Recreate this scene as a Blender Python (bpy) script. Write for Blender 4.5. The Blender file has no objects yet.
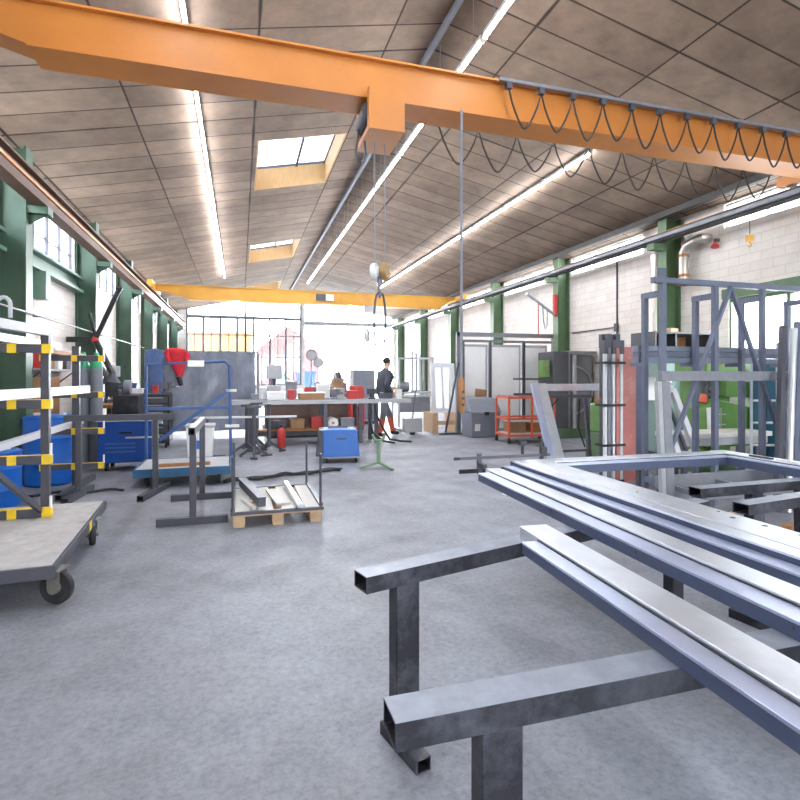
import bpy, bmesh, math, random
from mathutils import Vector, Matrix, Euler
random.seed(7)
COL = bpy.context.scene.collection
PI = math.pi

# ------------------------------------------------------------------ camera facts
F_PX = 533.0            # focal length of the photograph in its 800 px frame
YAW = math.radians(16.7)
CAM_H = 1.40
SN, CS = math.sin(YAW), math.cos(YAW)

# ------------------------------------------------------------------ mesh builder
class MB:
    def __init__(s): s.v = []; s.f = []; s.mi = []; s.m = 0
    def add(s, vs, fs):
        b = len(s.v); s.v += [Vector(p) for p in vs]
        for f in fs: s.f.append([b + i for i in f]); s.mi.append(s.m)
        return s
    def box(s, x0, y0, z0, x1, y1, z1):
        return s.add([(x0,y0,z0),(x1,y0,z0),(x1,y1,z0),(x0,y1,z0),(x0,y0,z1),(x1,y0,z1),(x1,y1,z1),(x0,y1,z1)],
                     [(0,3,2,1),(4,5,6,7),(0,1,5,4),(1,2,6,5),(2,3,7,6),(3,0,4,7)])
    def cbox(s, c, d, rz=0, rx=0, ry=0):
        M = Matrix.Translation(c) @ Euler((rx, ry, rz)).to_matrix().to_4x4()
        k = len(s.v); s.box(-d[0]/2,-d[1]/2,-d[2]/2,d[0]/2,d[1]/2,d[2]/2)
        for i in range(k, len(s.v)): s.v[i] = M @ s.v[i]
        return s
    @staticmethod
    def frame(p, q, up=(0,0,1)):
        d = (Vector(q) - Vector(p)).normalized(); u = Vector(up)
        r = d.cross(u)
        if r.length < 1e-4: r = d.cross(Vector((0,1,0)))
        r.normalize(); u = r.cross(d).normalized()
        return d, r, u
    def sweep(s, prof, p, q, up=(0,0,1), cap=True):
        """closed section [(u right, v up)] carried from p to q"""
        d, r, u = s.frame(p, q, up); n = len(prof); p = Vector(p); q = Vector(q)
        vs = [p + r*a + u*b for a, b in prof] + [q + r*a + u*b for a, b in prof]
        fs = [(i, (i+1) % n, n + (i+1) % n, n + i) for i in range(n)]
        if cap: fs += [tuple(range(n))[::-1], tuple(range(n, 2*n))]
        return s.add(vs, fs)
    def bar(s, p, q, w, h, up=(0,0,1)):
        return s.sweep([(-w/2,-h/2),(w/2,-h/2),(w/2,h/2),(-w/2,h/2)], p, q, up)
    def hollow(s, p, q, w, h, t, up=(0,0,1)):
        d, r, u = s.frame(p, q, up); p = Vector(p); q = Vector(q); vs = []
        for e in (p, q):
            for a, b in ((w/2, h/2), (w/2 - t, h/2 - t)):
                vs += [e - r*a - u*b, e + r*a - u*b, e + r*a + u*b, e - r*a + u*b]
        fs = []
        for i in range(4):
            j = (i+1) % 4
            fs += [(i, j, 8+j, 8+i), (4+j, 4+i, 12+i, 12+j), (i, 4+i, 4+j, j), (8+i, 8+j, 12+j, 12+i)]
        return s.add(vs, fs)
    def tube(s, p, q, r0, r1=None, n=12, cap=True):
        r1 = r0 if r1 is None else r1
        d, r, u = s.frame(p, q); p = Vector(p); q = Vector(q)
        vs = [p + (r*math.cos(a) + u*math.sin(a))*r0 for a in (2*PI*i/n for i in range(n))]
        vs += [q + (r*math.cos(a) + u*math.sin(a))*r1 for a in (2*PI*i/n for i in range(n))]
        fs = [(i, (i+1) % n, n+(i+1) % n, n+i) for i in range(n)]
        if cap: fs += [tuple(range(n))[::-1], tuple(range(n, 2*n))]
        return s.add(vs, fs)
    def path(s, pts, r, n=8, closed=False):
        pts = [Vector(p) for p in pts]; m = len(pts); vs = []; prev = None
        for i, p in enumerate(pts):
            a = pts[i-1] if (i > 0 or closed) else p
            b = pts[(i+1) % m] if (i < m-1 or closed) else p
            d = (b - a).normalized()
            if prev is None:
                k = Vector((0,0,1)) if abs(d.z) < .9 else Vector((1,0,0))
                x = d.cross(k).normalized()
            else:
                x = (prev - d*prev.dot(d))
                x = x.normalized() if x.length > 1e-5 else d.cross(Vector((1,0,0))).normalized()
            prev = x; y = d.cross(x)
            vs += [p + (x*math.cos(2*PI*j/n) + y*math.sin(2*PI*j/n))*r for j in range(n)]
        fs = []
        for i in range(m if closed else m-1):
            for j in range(n):
                k = (i+1) % m
                fs.append((i*n+j, i*n+(j+1) % n, k*n+(j+1) % n, k*n+j))
        if not closed: fs += [tuple(range(n))[::-1], tuple(range((m-1)*n, m*n))]
        return s.add(vs, fs)
    def lathe(s, prof, c, axis=(0,0,1), n=24):
        a = Vector(axis).normalized(); k = Vector((1,0,0)) if abs(a.x) < .9 else Vector((0,1,0))
        x = a.cross(k).normalized(); y = a.cross(x); c = Vector(c); m = len(prof); vs = []
        for r, z in prof:
            vs += [c + a*z + (x*math.cos(2*PI*j/n) + y*math.sin(2*PI*j/n))*max(r, 1e-4) for j in range(n)]
        fs = [(i*n+j, i*n+(j+1) % n, (i+1)*n+(j+1) % n, (i+1)*n+j) for i in range(m-1) for j in range(n)]
        fs += [tuple(range(n))[::-1], tuple(range((m-1)*n, m*n))]
        return s.add(vs, fs)
    def ball(s, c, r, n=14, sc=(1,1,1)):
        m = n//2; vs = []; fs = []
        for i in range(m+1):
            t = PI*i/m
            for j in range(n):
                p = 2*PI*j/n
                vs.append((c[0]+r*sc[0]*max(math.sin(t),1e-3)*math.cos(p), c[1]+r*sc[1]*max(math.sin(t),1e-3)*math.sin(p), c[2]+r*sc[2]*math.cos(t)))
        for i in range(m):
            for j in range(n): fs.append((i*n+j, (i+1)*n+j, (i+1)*n+(j+1) % n, i*n+(j+1) % n))
        return s.add(vs, fs)
    def ring(s, c, R, r, axis=(0,0,1), n=28, k=8):
        a = Vector(axis).normalized(); t = Vector((1,0,0)) if abs(a.x) < .9 else Vector((0,1,0))
        x = a.cross(t).normalized(); y = a.cross(x); c = Vector(c)
        return s.path([c + (x*math.cos(2*PI*i/n) + y*math.sin(2*PI*i/n))*R for i in range(n)], r, k, True)
    def mesh(s, name, mats, off=None):
        me = bpy.data.meshes.new(name)
        vs = s.v if off is None else [p - off for p in s.v]
        me.from_pydata([tuple(p) for p in vs], [], s.f)
        for m in mats: me.materials.append(m)
        for p, i in zip(me.polygons, s.mi): p.material_index = min(i, len(mats)-1); p.use_smooth = True
        bm = bmesh.new(); bm.from_mesh(me); bmesh.ops.recalc_face_normals(bm, faces=bm.faces); bm.to_mesh(me); bm.free()
        me.set_sharp_from_angle(angle=math.radians(38))
        return me

def tag(o, label=None, cat=None, group=None, kind=None):
    if label: o['label'] = label
    if cat: o['category'] = cat
    if group: o['group'] = group
    if kind: o['kind'] = kind
    return o
WORLD = set()
def T(name, label, cat, loc=(0,0,0), rz=0, group=None, world=False):
    """an Empty at the thing's base; world=True: its parts are given in world coordinates"""
    o = bpy.data.objects.new(name, None); COL.objects.link(o)
    o.empty_display_size = .1
    o.location = loc; o.rotation_euler = (0,0,rz)
    if world: WORLD.add(o.name)
    return tag(o, label, cat, group)
def root_of(o):
    while o.parent: o = o.parent
    return o
def P(name, mb, mats, parent, label=None, bevel=0):
    if not isinstance(mats, (list, tuple)): mats = [mats]
    r = root_of(parent); off = Vector(r.location) if r.name in WORLD else None
    o = bpy.data.objects.new(name, mb.mesh(name, mats, off)); COL.objects.link(o); o.parent = parent
    if label: o['label'] = label
    if bevel: bev(o, bevel)
    return o
def bev(o, w, seg=2):
    m = o.modifiers.new('bevel', 'BEVEL'); m.width = w; m.segments = seg; m.limit_method = 'ANGLE'; m.angle_limit = math.radians(40)
    return o
def O(name, mb, mats, label=None, cat=None, group=None, kind=None, origin=None, bevel=0):
    """a thing that is one mesh, its origin at its base"""
    if not isinstance(mats, (list, tuple)): mats = [mats]
    if origin is None:
        xs = [p.x for p in mb.v]; ys = [p.y for p in mb.v]; zs = [p.z for p in mb.v]
        origin = Vector(((min(xs)+max(xs))/2, (min(ys)+max(ys))/2, min(zs)))
    if kind == 'structure': origin = Vector((0,0,0))
    o = bpy.data.objects.new(name, mb.mesh(name, mats, Vector(origin))); COL.objects.link(o); o.location = origin
    if bevel: bev(o, bevel)
    return tag(o, label, cat, group, kind)
def kids(o): return [c for c in bpy.data.objects if c.parent == o]
def dup(root, loc, rz=None, label=None, group=None):
    r = root.copy(); COL.objects.link(r); r.location = loc
    if rz is not None: r.rotation_euler = (0,0,rz)
    if label: r['label'] = label
    if group: r['group'] = group
    for ch in kids(root):
        c = ch.copy(); COL.objects.link(c); c.parent = r
        for g in kids(ch):
            d = g.copy(); COL.objects.link(d); d.parent = c
    return r

# ------------------------------------------------------------------ materials
def lin(c):
    return tuple(((x/255)/12.92 if x/255 <= .04045 else ((x/255+.055)/1.055)**2.4) for x in c) + (1.0,)
_MC = {}
def mat(name, rgb, rough=.6, metal=0.0, var=.12, scale=6.0, bump=0.0, dirt=None, dirt_amt=.35, spec=.5, stretch=None):
    if name in _MC: return _MC[name]
    m = bpy.data.materials.new(name); m.use_nodes = True; nt = m.node_tree; N = nt.nodes; L = nt.links
    b = N['Principled BSDF']; b.inputs['Roughness'].default_value = rough; b.inputs['Metallic'].default_value = metal
    b.inputs['Specular IOR Level'].default_value = spec
    tc = N.new('ShaderNodeTexCoord'); mp = N.new('ShaderNodeMapping'); L.new(tc.outputs['Object'], mp.inputs[0])
    if stretch: mp.inputs['Scale'].default_value = stretch
    nz = N.new('ShaderNodeTexNoise'); nz.inputs['Scale'].default_value = scale; nz.inputs['Detail'].default_value = 5; nz.inputs['Roughness'].default_value = .62
    L.new(mp.outputs[0], nz.inputs['Vector'])
    rp = N.new('ShaderNodeValToRGB'); c = lin(rgb)
    rp.color_ramp.elements[0].position = .28; rp.color_ramp.elements[1].position = .72
    rp.color_ramp.elements[0].color = tuple(x*(1-var) for x in c[:3]) + (1,)
    rp.color_ramp.elements[1].color = tuple(min(1, x*(1+var)) for x in c[:3]) + (1,)
    L.new(nz.outputs['Fac'], rp.inputs[0]); out = rp.outputs[0]
    if dirt:
        n2 = N.new('ShaderNodeTexNoise'); n2.inputs['Scale'].default_value = scale*.45; n2.inputs['Detail'].default_value = 8; n2.inputs['Roughness'].default_value = .7
        L.new(mp.outputs[0], n2.inputs['Vector'])
        r2 = N.new('ShaderNodeValToRGB'); r2.color_ramp.elements[0].position = .5; r2.color_ramp.elements[1].position = .68
        r2.color_ramp.elements[0].color = (0,0,0,1); r2.color_ramp.elements[1].color = (dirt_amt,)*3 + (1,)
        L.new(n2.outputs['Fac'], r2.inputs[0])
        mx = N.new('ShaderNodeMix'); mx.data_type = 'RGBA'; mx.inputs[7].default_value = lin(dirt)
        L.new(r2.outputs[0], mx.inputs[0]); L.new(out, mx.inputs[6]); out = mx.outputs[2]
    L.new(out, b.inputs['Base Color'])
    if bump:
        bp = N.new('ShaderNodeBump'); bp.inputs['Strength'].default_value = bump; bp.inputs['Distance'].default_value = .02
        L.new(nz.outputs['Fac'], bp.inputs['Height']); L.new(bp.outputs[0], b.inputs['Normal'])
    _MC[name] = m; return m

def brick_mat(name, c1, c2, mortar, w, h, msize, axes, rough=.8, offset=.5, noise=.25, bump=.3, shift=(0,0), streak=False):
    """brick / panel pattern; axes picks which object axes run along the courses"""
    m = bpy.data.materials.new(name); m.use_nodes = True; nt = m.node_tree; N = nt.nodes; L = nt.links
    b = N['Principled BSDF']; b.inputs['Roughness'].default_value = rough; b.inputs['Specular IOR Level'].default_value = .25
    tc = N.new('ShaderNodeTexCoord'); sx = N.new('ShaderNodeSeparateXYZ'); L.new(tc.outputs['Object'], sx.inputs[0])
    cx = N.new('ShaderNodeCombineXYZ')
    for k in range(2):
        ad = N.new('ShaderNodeMath'); ad.operation = 'ADD'; ad.inputs[1].default_value = shift[k]
        L.new(sx.outputs['XYZ'.index(axes[k])], ad.inputs[0]); L.new(ad.outputs[0], cx.inputs[k])
    br = N.new('ShaderNodeTexBrick'); br.offset = offset; br.inputs['Scale'].default_value = 1
    br.inputs['Brick Width'].default_value = w; br.inputs['Row Height'].default_value = h
    br.inputs['Mortar Size'].default_value = msize; br.inputs['Mortar Smooth'].default_value = .3
    br.inputs['Color1'].default_value = lin(c1); br.inputs['Color2'].default_value = lin(c2); br.inputs['Mortar'].default_value = lin(mortar)
    L.new(cx.outputs[0], br.inputs['Vector'])
    nz = N.new('ShaderNodeTexNoise'); nz.inputs['Scale'].default_value = 2.2; nz.inputs['Detail'].default_value = 7; nz.inputs['Roughness'].default_value = .7
    L.new(tc.outputs['Object'], nz.inputs['Vector'])
    mr = N.new('ShaderNodeMapRange'); mr.inputs['From Min'].default_value = .3; mr.inputs['From Max'].default_value = .7
    mr.inputs['To Min'].default_value = 1-noise; mr.inputs['To Max'].default_value = 1+noise*.4
    L.new(nz.outputs['Fac'], mr.inputs[0])
    mu = N.new('ShaderNodeMix'); mu.data_type = 'RGBA'; mu.blend_type = 'MULTIPLY'; mu.inputs[0].default_value = 1
    L.new(br.outputs['Color'], mu.inputs[6]); L.new(mr.outputs[0], mu.inputs[7]); L.new(mu.outputs[2], b.inputs['Base Color'])
    if streak:
        b2 = N.new('ShaderNodeTexBrick'); b2.offset = 0; b2.inputs['Scale'].default_value = 1; b2.inputs['Brick Width'].default_value = w*2; b2.inputs['Row Height'].default_value = h*3
        b2.inputs['Mortar Size'].default_value = msize*2.2; b2.inputs['Mortar Smooth'].default_value = .6; L.new(cx.outputs[0], b2.inputs['Vector'])
        n3 = N.new('ShaderNodeTexNoise'); n3.inputs['Scale'].default_value = .9; n3.inputs['Detail'].default_value = 3; L.new(tc.outputs['Object'], n3.inputs['Vector'])
        m3 = N.new('ShaderNodeMapRange'); m3.inputs['From Min'].default_value = .42; m3.inputs['From Max'].default_value = .6; m3.inputs['To Max'].default_value = .95; L.new(n3.outputs['Fac'], m3.inputs[0])
        mm = N.new('ShaderNodeMath'); mm.operation = 'MULTIPLY'; L.new(b2.outputs['Fac'], mm.inputs[0]); L.new(m3.outputs[0], mm.inputs[1])
        x3 = N.new('ShaderNodeMix'); x3.data_type = 'RGBA'; x3.inputs[7].default_value = lin((48,40,34)); L.new(mm.outputs[0], x3.inputs[0]); L.new(mu.outputs[2], x3.inputs[6]); L.new(x3.outputs[2], b.inputs['Base Color'])
    if bump:
        bp = N.new('ShaderNodeBump'); bp.invert = True; bp.inputs['Strength'].default_value = bump; bp.inputs['Distance'].default_value = .015
        L.new(br.outputs['Fac'], bp.inputs['Height']); L.new(bp.outputs[0], b.inputs['Normal'])
    return m

def floor_mat():
    m = bpy.data.materials.new('worn_concrete'); m.use_nodes = True; nt = m.node_tree; N = nt.nodes; L = nt.links
    b = N['Principled BSDF']; b.inputs['Specular IOR Level'].default_value = .35
    tc = N.new('ShaderNodeTexCoord')
    def noise(scale, det, rg, st=(1,1,1)):
        mp = N.new('ShaderNodeMapping'); mp.inputs['Scale'].default_value = st; L.new(tc.outputs['Object'], mp.inputs[0])
        n = N.new('ShaderNodeTexNoise'); n.inputs['Scale'].default_value = scale; n.inputs['Detail'].default_value = det; n.inputs['Roughness'].default_value = rg
        L.new(mp.outputs[0], n.inputs['Vector']); return n.outputs['Fac']
    def ramp(src, stops):
        r = N.new('ShaderNodeValToRGB'); e = r.color_ramp.elements
        while len(e) < len(stops): e.new(.5)
        for x, (p, c) in zip(e, stops): x.position = p; x.color = c
        L.new(src, r.inputs[0]); return r.outputs[0]
    big = ramp(noise(.55, 9, .68), [(.28, lin((112,111,116))), (.5, lin((138,140,149))), (.72, lin((158,162,173)))])
    med = ramp(noise(3.2, 9, .75, (1,.6,1)), [(.3, (.80,.80,.81,1)), (.52, (1,1,1,1)), (.75, (1.08,1.08,1.08,1))])
    fin = ramp(noise(30, 6, .8), [(.32, (.66,.66,.66,1)), (.58, (1,1,1,1))])
    col = big
    for x in (med, fin):
        mu = N.new('ShaderNodeMix'); mu.data_type = 'RGBA'; mu.blend_type = 'MULTIPLY'; mu.inputs[0].default_value = 1
        L.new(col, mu.inputs[6]); L.new(x, mu.inputs[7]); col = mu.outputs[2]
    # oil stains and pale scuffs
    st = ramp(noise(1.7, 10, .82), [(.56, (0,0,0,1)), (.72, (.6,.6,.6,1))])
    mx = N.new('ShaderNodeMix'); mx.data_type = 'RGBA'; mx.inputs[7].default_value = lin((92,93,100)); L.new(st, mx.inputs[0]); L.new(col, mx.inputs[6]); col = mx.outputs[2]
    sc = ramp(noise(5.5, 8, .8, (.5,1.4,1)), [(.64, (0,0,0,1)), (.74, (.5,.5,.5,1))])
    mx = N.new('ShaderNodeMix'); mx.data_type = 'RGBA'; mx.inputs[7].default_value = lin((196,199,206)); L.new(sc, mx.inputs[0]); L.new(col, mx.inputs[6]); col = mx.outputs[2]
    # slab joints
    sx = N.new('ShaderNodeSeparateXYZ'); L.new(tc.outputs['Object'], sx.inputs[0])
    br = N.new('ShaderNodeTexBrick'); br.offset = 0; br.inputs['Scale'].default_value = 1; br.inputs['Brick Width'].default_value = 40; br.inputs['Row Height'].default_value = 6.05
    br.inputs['Mortar Size'].default_value = .006; br.inputs['Mortar Smooth'].default_value = .4
    mp = N.new('ShaderNodeMapping'); mp.inputs['Location'].default_value = (20, -.5, 0); L.new(tc.outputs['Object'], mp.inputs[0]); L.new(mp.outputs[0], br.inputs['Vector'])
    mx = N.new('ShaderNodeMix'); mx.data_type = 'RGBA'; mx.inputs[7].default_value = lin((88,90,98)); L.new(br.outputs['Fac'], mx.inputs[0]); L.new(col, mx.inputs[6]); col = mx.outputs[2]
    L.new(col, b.inputs['Base Color'])
    rr = ramp(noise(2.1, 7, .7), [(.3, (.45,.45,.45,1)), (.7, (.75,.75,.75,1))]); L.new(rr, b.inputs['Roughness'])
    bp = N.new('ShaderNodeBump'); bp.inputs['Strength'].default_value = .12; bp.inputs['Distance'].default_value = .02
    L.new(noise(14, 8, .7), bp.inputs['Height']); L.new(bp.outputs[0], b.inputs['Normal'])
    return m

def pane_mat(name, tint=(1,1,1,1), gloss=.06, frost=0.0):
    m = bpy.data.materials.new(name); m.use_nodes = True; nt = m.node_tree; N = nt.nodes; L = nt.links
    N.remove(N['Principled BSDF']); out = N['Material Output']
    tr = N.new('ShaderNodeBsdfTransparent'); nz = N.new('ShaderNodeTexNoise'); nz.inputs['Scale'].default_value = 3
    rp = N.new('ShaderNodeValToRGB'); rp.color_ramp.elements[0].color = tuple(.92*x for x in tint[:3]) + (1,); rp.color_ramp.elements[1].color = tint
    L.new(nz.outputs['Fac'], rp.inputs[0]); L.new(rp.outputs[0], tr.inputs[0])
    gl = N.new('ShaderNodeBsdfGlossy'); gl.inputs['Roughness'].default_value = .05
    a = N.new('ShaderNodeMixShader'); a.inputs[0].default_value = gloss; L.new(tr.outputs[0], a.inputs[1]); L.new(gl.outputs[0], a.inputs[2])
    if frost:
        tl = N.new('ShaderNodeBsdfTranslucent'); tl.inputs[0].default_value = (.95*tint[0],.96*tint[1],.97*tint[2],1)
        c = N.new('ShaderNodeMixShader'); c.inputs[0].default_value = frost; L.new(a.outputs[0], c.inputs[1]); L.new(tl.outputs[0], c.inputs[2]); a = c
    L.new(a.outputs[0], out.inputs[0]); return m
def glow_mat(name, rgb, s):
    m = bpy.data.materials.new(name); m.use_nodes = True; nt = m.node_tree; N = nt.nodes
    b = N['Principled BSDF']; b.inputs['Base Color'].default_value = (.9,.9,.9,1)
    b.inputs['Emission Color'].default_value = lin(rgb); b.inputs['Emission Strength'].default_value = s
    nz = N.new('ShaderNodeTexNoise'); mr = N.new('ShaderNodeMapRange'); mr.inputs['To Min'].default_value = s*.9; mr.inputs['To Max'].default_value = s*1.1
    nt.links.new(nz.outputs['Fac'], mr.inputs[0]); nt.links.new(mr.outputs[0], b.inputs['Emission Strength'])
    return m

TUBE_GLOW = 30.0
M = dict(
 floor=floor_mat(),
 ceil=brick_mat('wood_wool_panels', (141,122,106), (121,103,89), (62,51,42), 1.55, .52, .014, 'XY', offset=0, noise=.34, bump=.3, shift=(15.5-.2, 20.0), streak=True),
 wbrick=brick_mat('white_painted_block', (222,215,209), (215,207,200), (201,192,184), .40, .15, .007, 'YZ', noise=.12),
 wend=brick_mat('white_painted_end_block', (226,221,214), (217,211,203), (188,180,171), .42, .2, .009, 'XZ', noise=.1),
 green=mat('green_column_paint', (60,88,71), .5, 0, .12, 4, dirt=(50,62,54), dirt_amt=.4),
 lgreen=mat('pale_green_paint', (96,126,112), .5, 0, .1, 4),
 rgreen=mat('olive_green_paint', (84,110,78), .5, 0, .12, 4, dirt=(60,74,58)),
 rust=mat('brown_runway_paint', (92,64,48), .6, .2, .2, 5, dirt=(60,42,34)),
 railsteel=mat('worn_rail_steel', (176,120,72), .4, .5, .2, 8),
 darkrun=mat('dark_grey_runway_paint', (64,61,59), .75, 0, .15, 5),
 yellow=mat('crane_yellow_paint', (206,152,58), .45, 0, .08, 2, dirt=(170,120,56), dirt_amt=.3),
 orange=mat('crane_orange_paint', (190,120,52), .45, 0, .09, 2, dirt=(150,90,46), dirt_amt=.35),
 galv=mat('galvanised_steel', (214,219,227), .34, .85, .1, 7, dirt=(228,230,234), dirt_amt=.35),
 galvd=mat('galvanised_steel_dark', (120,128,144), .42, .5, .12, 7),
 navyshade=mat('navy_shaded_rebate_side', (62,72,98), .5, 0, .12, 7), gside=mat('blue_grey_galvanised_rebate', (196,205,230), .34, .8, .08, 7),  # navy puts the shade of the profile sides into their colour
 alu=mat('mill_finish_aluminium', (176,179,184), .35, .5, .08, 6),
 white=mat('white_coated_profile', (192,195,202), .4, 0, .06, 6),
 offwhite=mat('off_white_plastic', (228,228,226), .5, 0, .05, 5),
 panelw=mat('pale_grey_door_panel', (238,239,240), .5, 0, .05, 3),
 black=mat('black_paint', (30,31,36), .45, .2, .25, 8, dirt=(92,96,106), dirt_amt=.35),
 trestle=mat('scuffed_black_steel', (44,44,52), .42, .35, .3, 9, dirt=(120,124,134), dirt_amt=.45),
 trtop=mat('pale_top_steel', (140,145,157), .5, .25, .18, 9, dirt=(104,108,120), dirt_amt=.5),  # paler steel colour for the upward faces of trestle beams
 dgrey=mat('dark_grey_steel', (76,77,86), .5, .25, .15, 8),
 mgrey=mat('mid_grey_steel', (122,124,132), .5, .25, .12, 8),
 bgrey=mat('blue_grey_frame_paint', (94,101,120), .5, .15, .1, 6),
 lgrey=mat('light_grey_paint', (168,170,174), .55, 0, .08, 6),
 stripe=mat('yellow_marking', (228,190,38), .5, 0, .1, 12, dirt=(150,130,60), dirt_amt=.4),
 deck=mat('worn_plywood_deck', (178,175,174), .75, 0, .16, 9, bump=.15, dirt=(140,132,126), dirt_amt=.5),
 rubber=mat('black_rubber', (40,40,42), .7, 0, .2, 12),
 castor=mat('grey_castor_steel', (132,130,126), .45, .5, .15, 10),
 blue=mat('bright_blue_plastic', (18,98,192), .42, 0, .08, 5),
 mblue=mat('blue_machine_paint', (12,66,142), .42, 0, .1, 5),
 wblue=mat('welder_blue_paint', (58,110,186), .45, 0, .07, 5),
 tblue=mat('teal_blue_trolley_paint', (42,92,128), .5, 0, .12, 6),
 fblue=mat('frame_blue_paint', (58,88,142), .5, 0, .1, 6),
 gas=mat('grey_cylinder_paint', (110,116,126), .45, 0, .1, 6),
 gasg=mat('green_cylinder_shoulder', (46,150,108), .45, 0, .1, 6),
 wood=mat('pallet_wood', (196,166,134), .8, 0, .18, 9, bump=.1, stretch=(1,6,1)),
 pwood=mat('pale_board', (196,193,187), .7, 0, .08, 8),
 brown=mat('brown_timber', (150,104,62), .7, 0, .2, 7, stretch=(4,4,1)),
 ply=mat('pine_shaft_board', (182,144,98), .7, 0, .14, 5, stretch=(6,6,1)),
 redc=mat('red_work_jacket', (196,34,48), .8, 0, .12, 12, bump=.2),
 redp=mat('red_paint', (190,52,50), .5, 0, .1, 8),
 redw=mat('reddish_laminate_board', (178,112,104), .45, 0, .16, 4, dirt=(216,190,186), dirt_amt=.5),
 tarp=mat('grey_welding_tarp', (116,121,136), .42, 0, .2, 3.2, bump=1.0, dirt=(152,154,164), dirt_amt=.7, stretch=(1.6,1,.7)),
 opaint=mat('orange_red_trolley_paint', (206,92,66), .5, 0, .1, 8),
 binp=mat('slate_grey_plastic', (122,128,140), .5, 0, .06, 5),
 mach=mat('grey_machine_paint', (72,74,80), .5, .1, .08, 4),
 machl=mat('light_machine_panel', (122,122,126), .5, .1, .08, 4),
 vgreen=mat('green_machine_paint', (98,138,72), .45, 0, .1, 5, dirt=(60,84,50)),
 teal=mat('teal_cabinet_paint', (38,88,110), .5, 0, .1, 5),
 pgreen=mat('grey_green_cabinet_paint', (126,152,144), .5, 0, .08, 5),
 hose=mat('black_rubber_hose', (44,44,48), .6, 0, .15, 12),
 cable=mat('black_cable', (48,42,40), .6, 0, .15, 12),
 zinc=mat('zinc_duct', (176,168,160), .3, .7, .15, 8),
 sgreen=mat('pale_green_stand_paint', (108,136,104), .5, 0, .12, 8),
 pvc=mat('white_window_plastic', (206,208,212), .35, 0, .03, 6),
 conc=mat('outdoor_concrete', (190,188,184), .9, 0, .1, 1),
 ochre=mat('ochre_render', (150,112,66), .9, 0, .06, .6),
 pink=mat('pink_render', (100,64,62), .9, 0, .06, .6),
 card=mat('brown_cardboard', (160,124,92), .85, 0, .12, 7),
 glass=pane_mat('clear_pane'), frost=pane_mat('frosted_pane', (1,1,1,1), .05, .45), dusty=pane_mat('dusty_skylight_pane', (.42,.43,.44,1), .04, .3),
 skin=mat('skin', (208,160,136), .6, 0, .05, 10), hair=mat('dark_hair', (52,42,38), .7, 0, .2, 30),
 jacket=mat('charcoal_jacket', (66,68,80), .85, 0, .15, 9, bump=.15), trouser=mat('grey_work_trousers', (112,114,124), .85, 0, .12, 9, bump=.15),
 boot=mat('orange_boot_gaiter', (206,92,62), .6, 0, .1, 12),
 overall=mat('blue_overall_cloth', (72,92,132), .85, 0, .14, 10, bump=.15), umber=mat('umber_cabinet_paint', (92,74,66), .6, 0, .12, 5),
 tabletop=mat('worn_table_plate', (118,120,128), .75, 0, .15, 8), ochred=mat('ochre_painted_wheel', (150,120,76), .5, 0, .1, 8),
 tubeglow=glow_mat('fluorescent_tube', (244,248,255), TUBE_GLOW),
 lampglow=glow_mat('crane_lamp_glow', (255,250,235), 20),
)
# ================================================================== THE HALL
XL, XR, YB, YE = -3.10, 8.10, -6.0, 27.0
RIDGE_X, RIDGE_Z, PITCH = 2.40, 5.67, .215
def roof_z(x): return RIDGE_Z - PITCH*abs(x - RIDGE_X)
COLS = [-2.45 + 3.6*k for k in range(9)]                # bay grid of the steel columns

O('floor', MB().box(XL-.3, YB-.3, -.15, XR+.3, YE+.3, 0), M['floor'], kind='structure')

# ceiling with the skylight holes left open
SKY = [(-5.6, -3.2), (1.65, 4.05), (8.9, 11.3), (16.1, 18.55), (23.3, 25.75)]
SX0, SX1 = .27, 1.74
mb = MB()
ys = [YB-.3] + [y for a in SKY for y in a] + [YE+.3]
for xa, xb, hole in ((XL-.3, SX0, False), (SX0, SX1, True), (SX1, RIDGE_X, False), (RIDGE_X, XR+.3, False)):
    for i in range(len(ys)-1):
        if hole and i % 2 == 1: continue
        za, zb = roof_z(xa), roof_z(xb); a, b = ys[i], ys[i+1]
        mb.add([(xa,a,za),(xb,a,zb),(xb,b,zb),(xa,b,za),(xa,a,za+.12),(xb,a,zb+.12),(xb,b,zb+.12),(xa,b,za+.12)],
               [(0,1,2,3),(4,7,6,5),(0,4,5,1),(1,5,6,2),(2,6,7,3),(3,7,4,0)])
O('ceiling', mb, M['ceil'], kind='structure')
WN = [0]
def window(label=None):
    WN[0] += 1
    o = bpy.data.objects.new('window_%d' % WN[0], None); COL.objects.link(o); o['kind'] = 'structure'
    WORLD.add(o.name); return o
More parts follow.
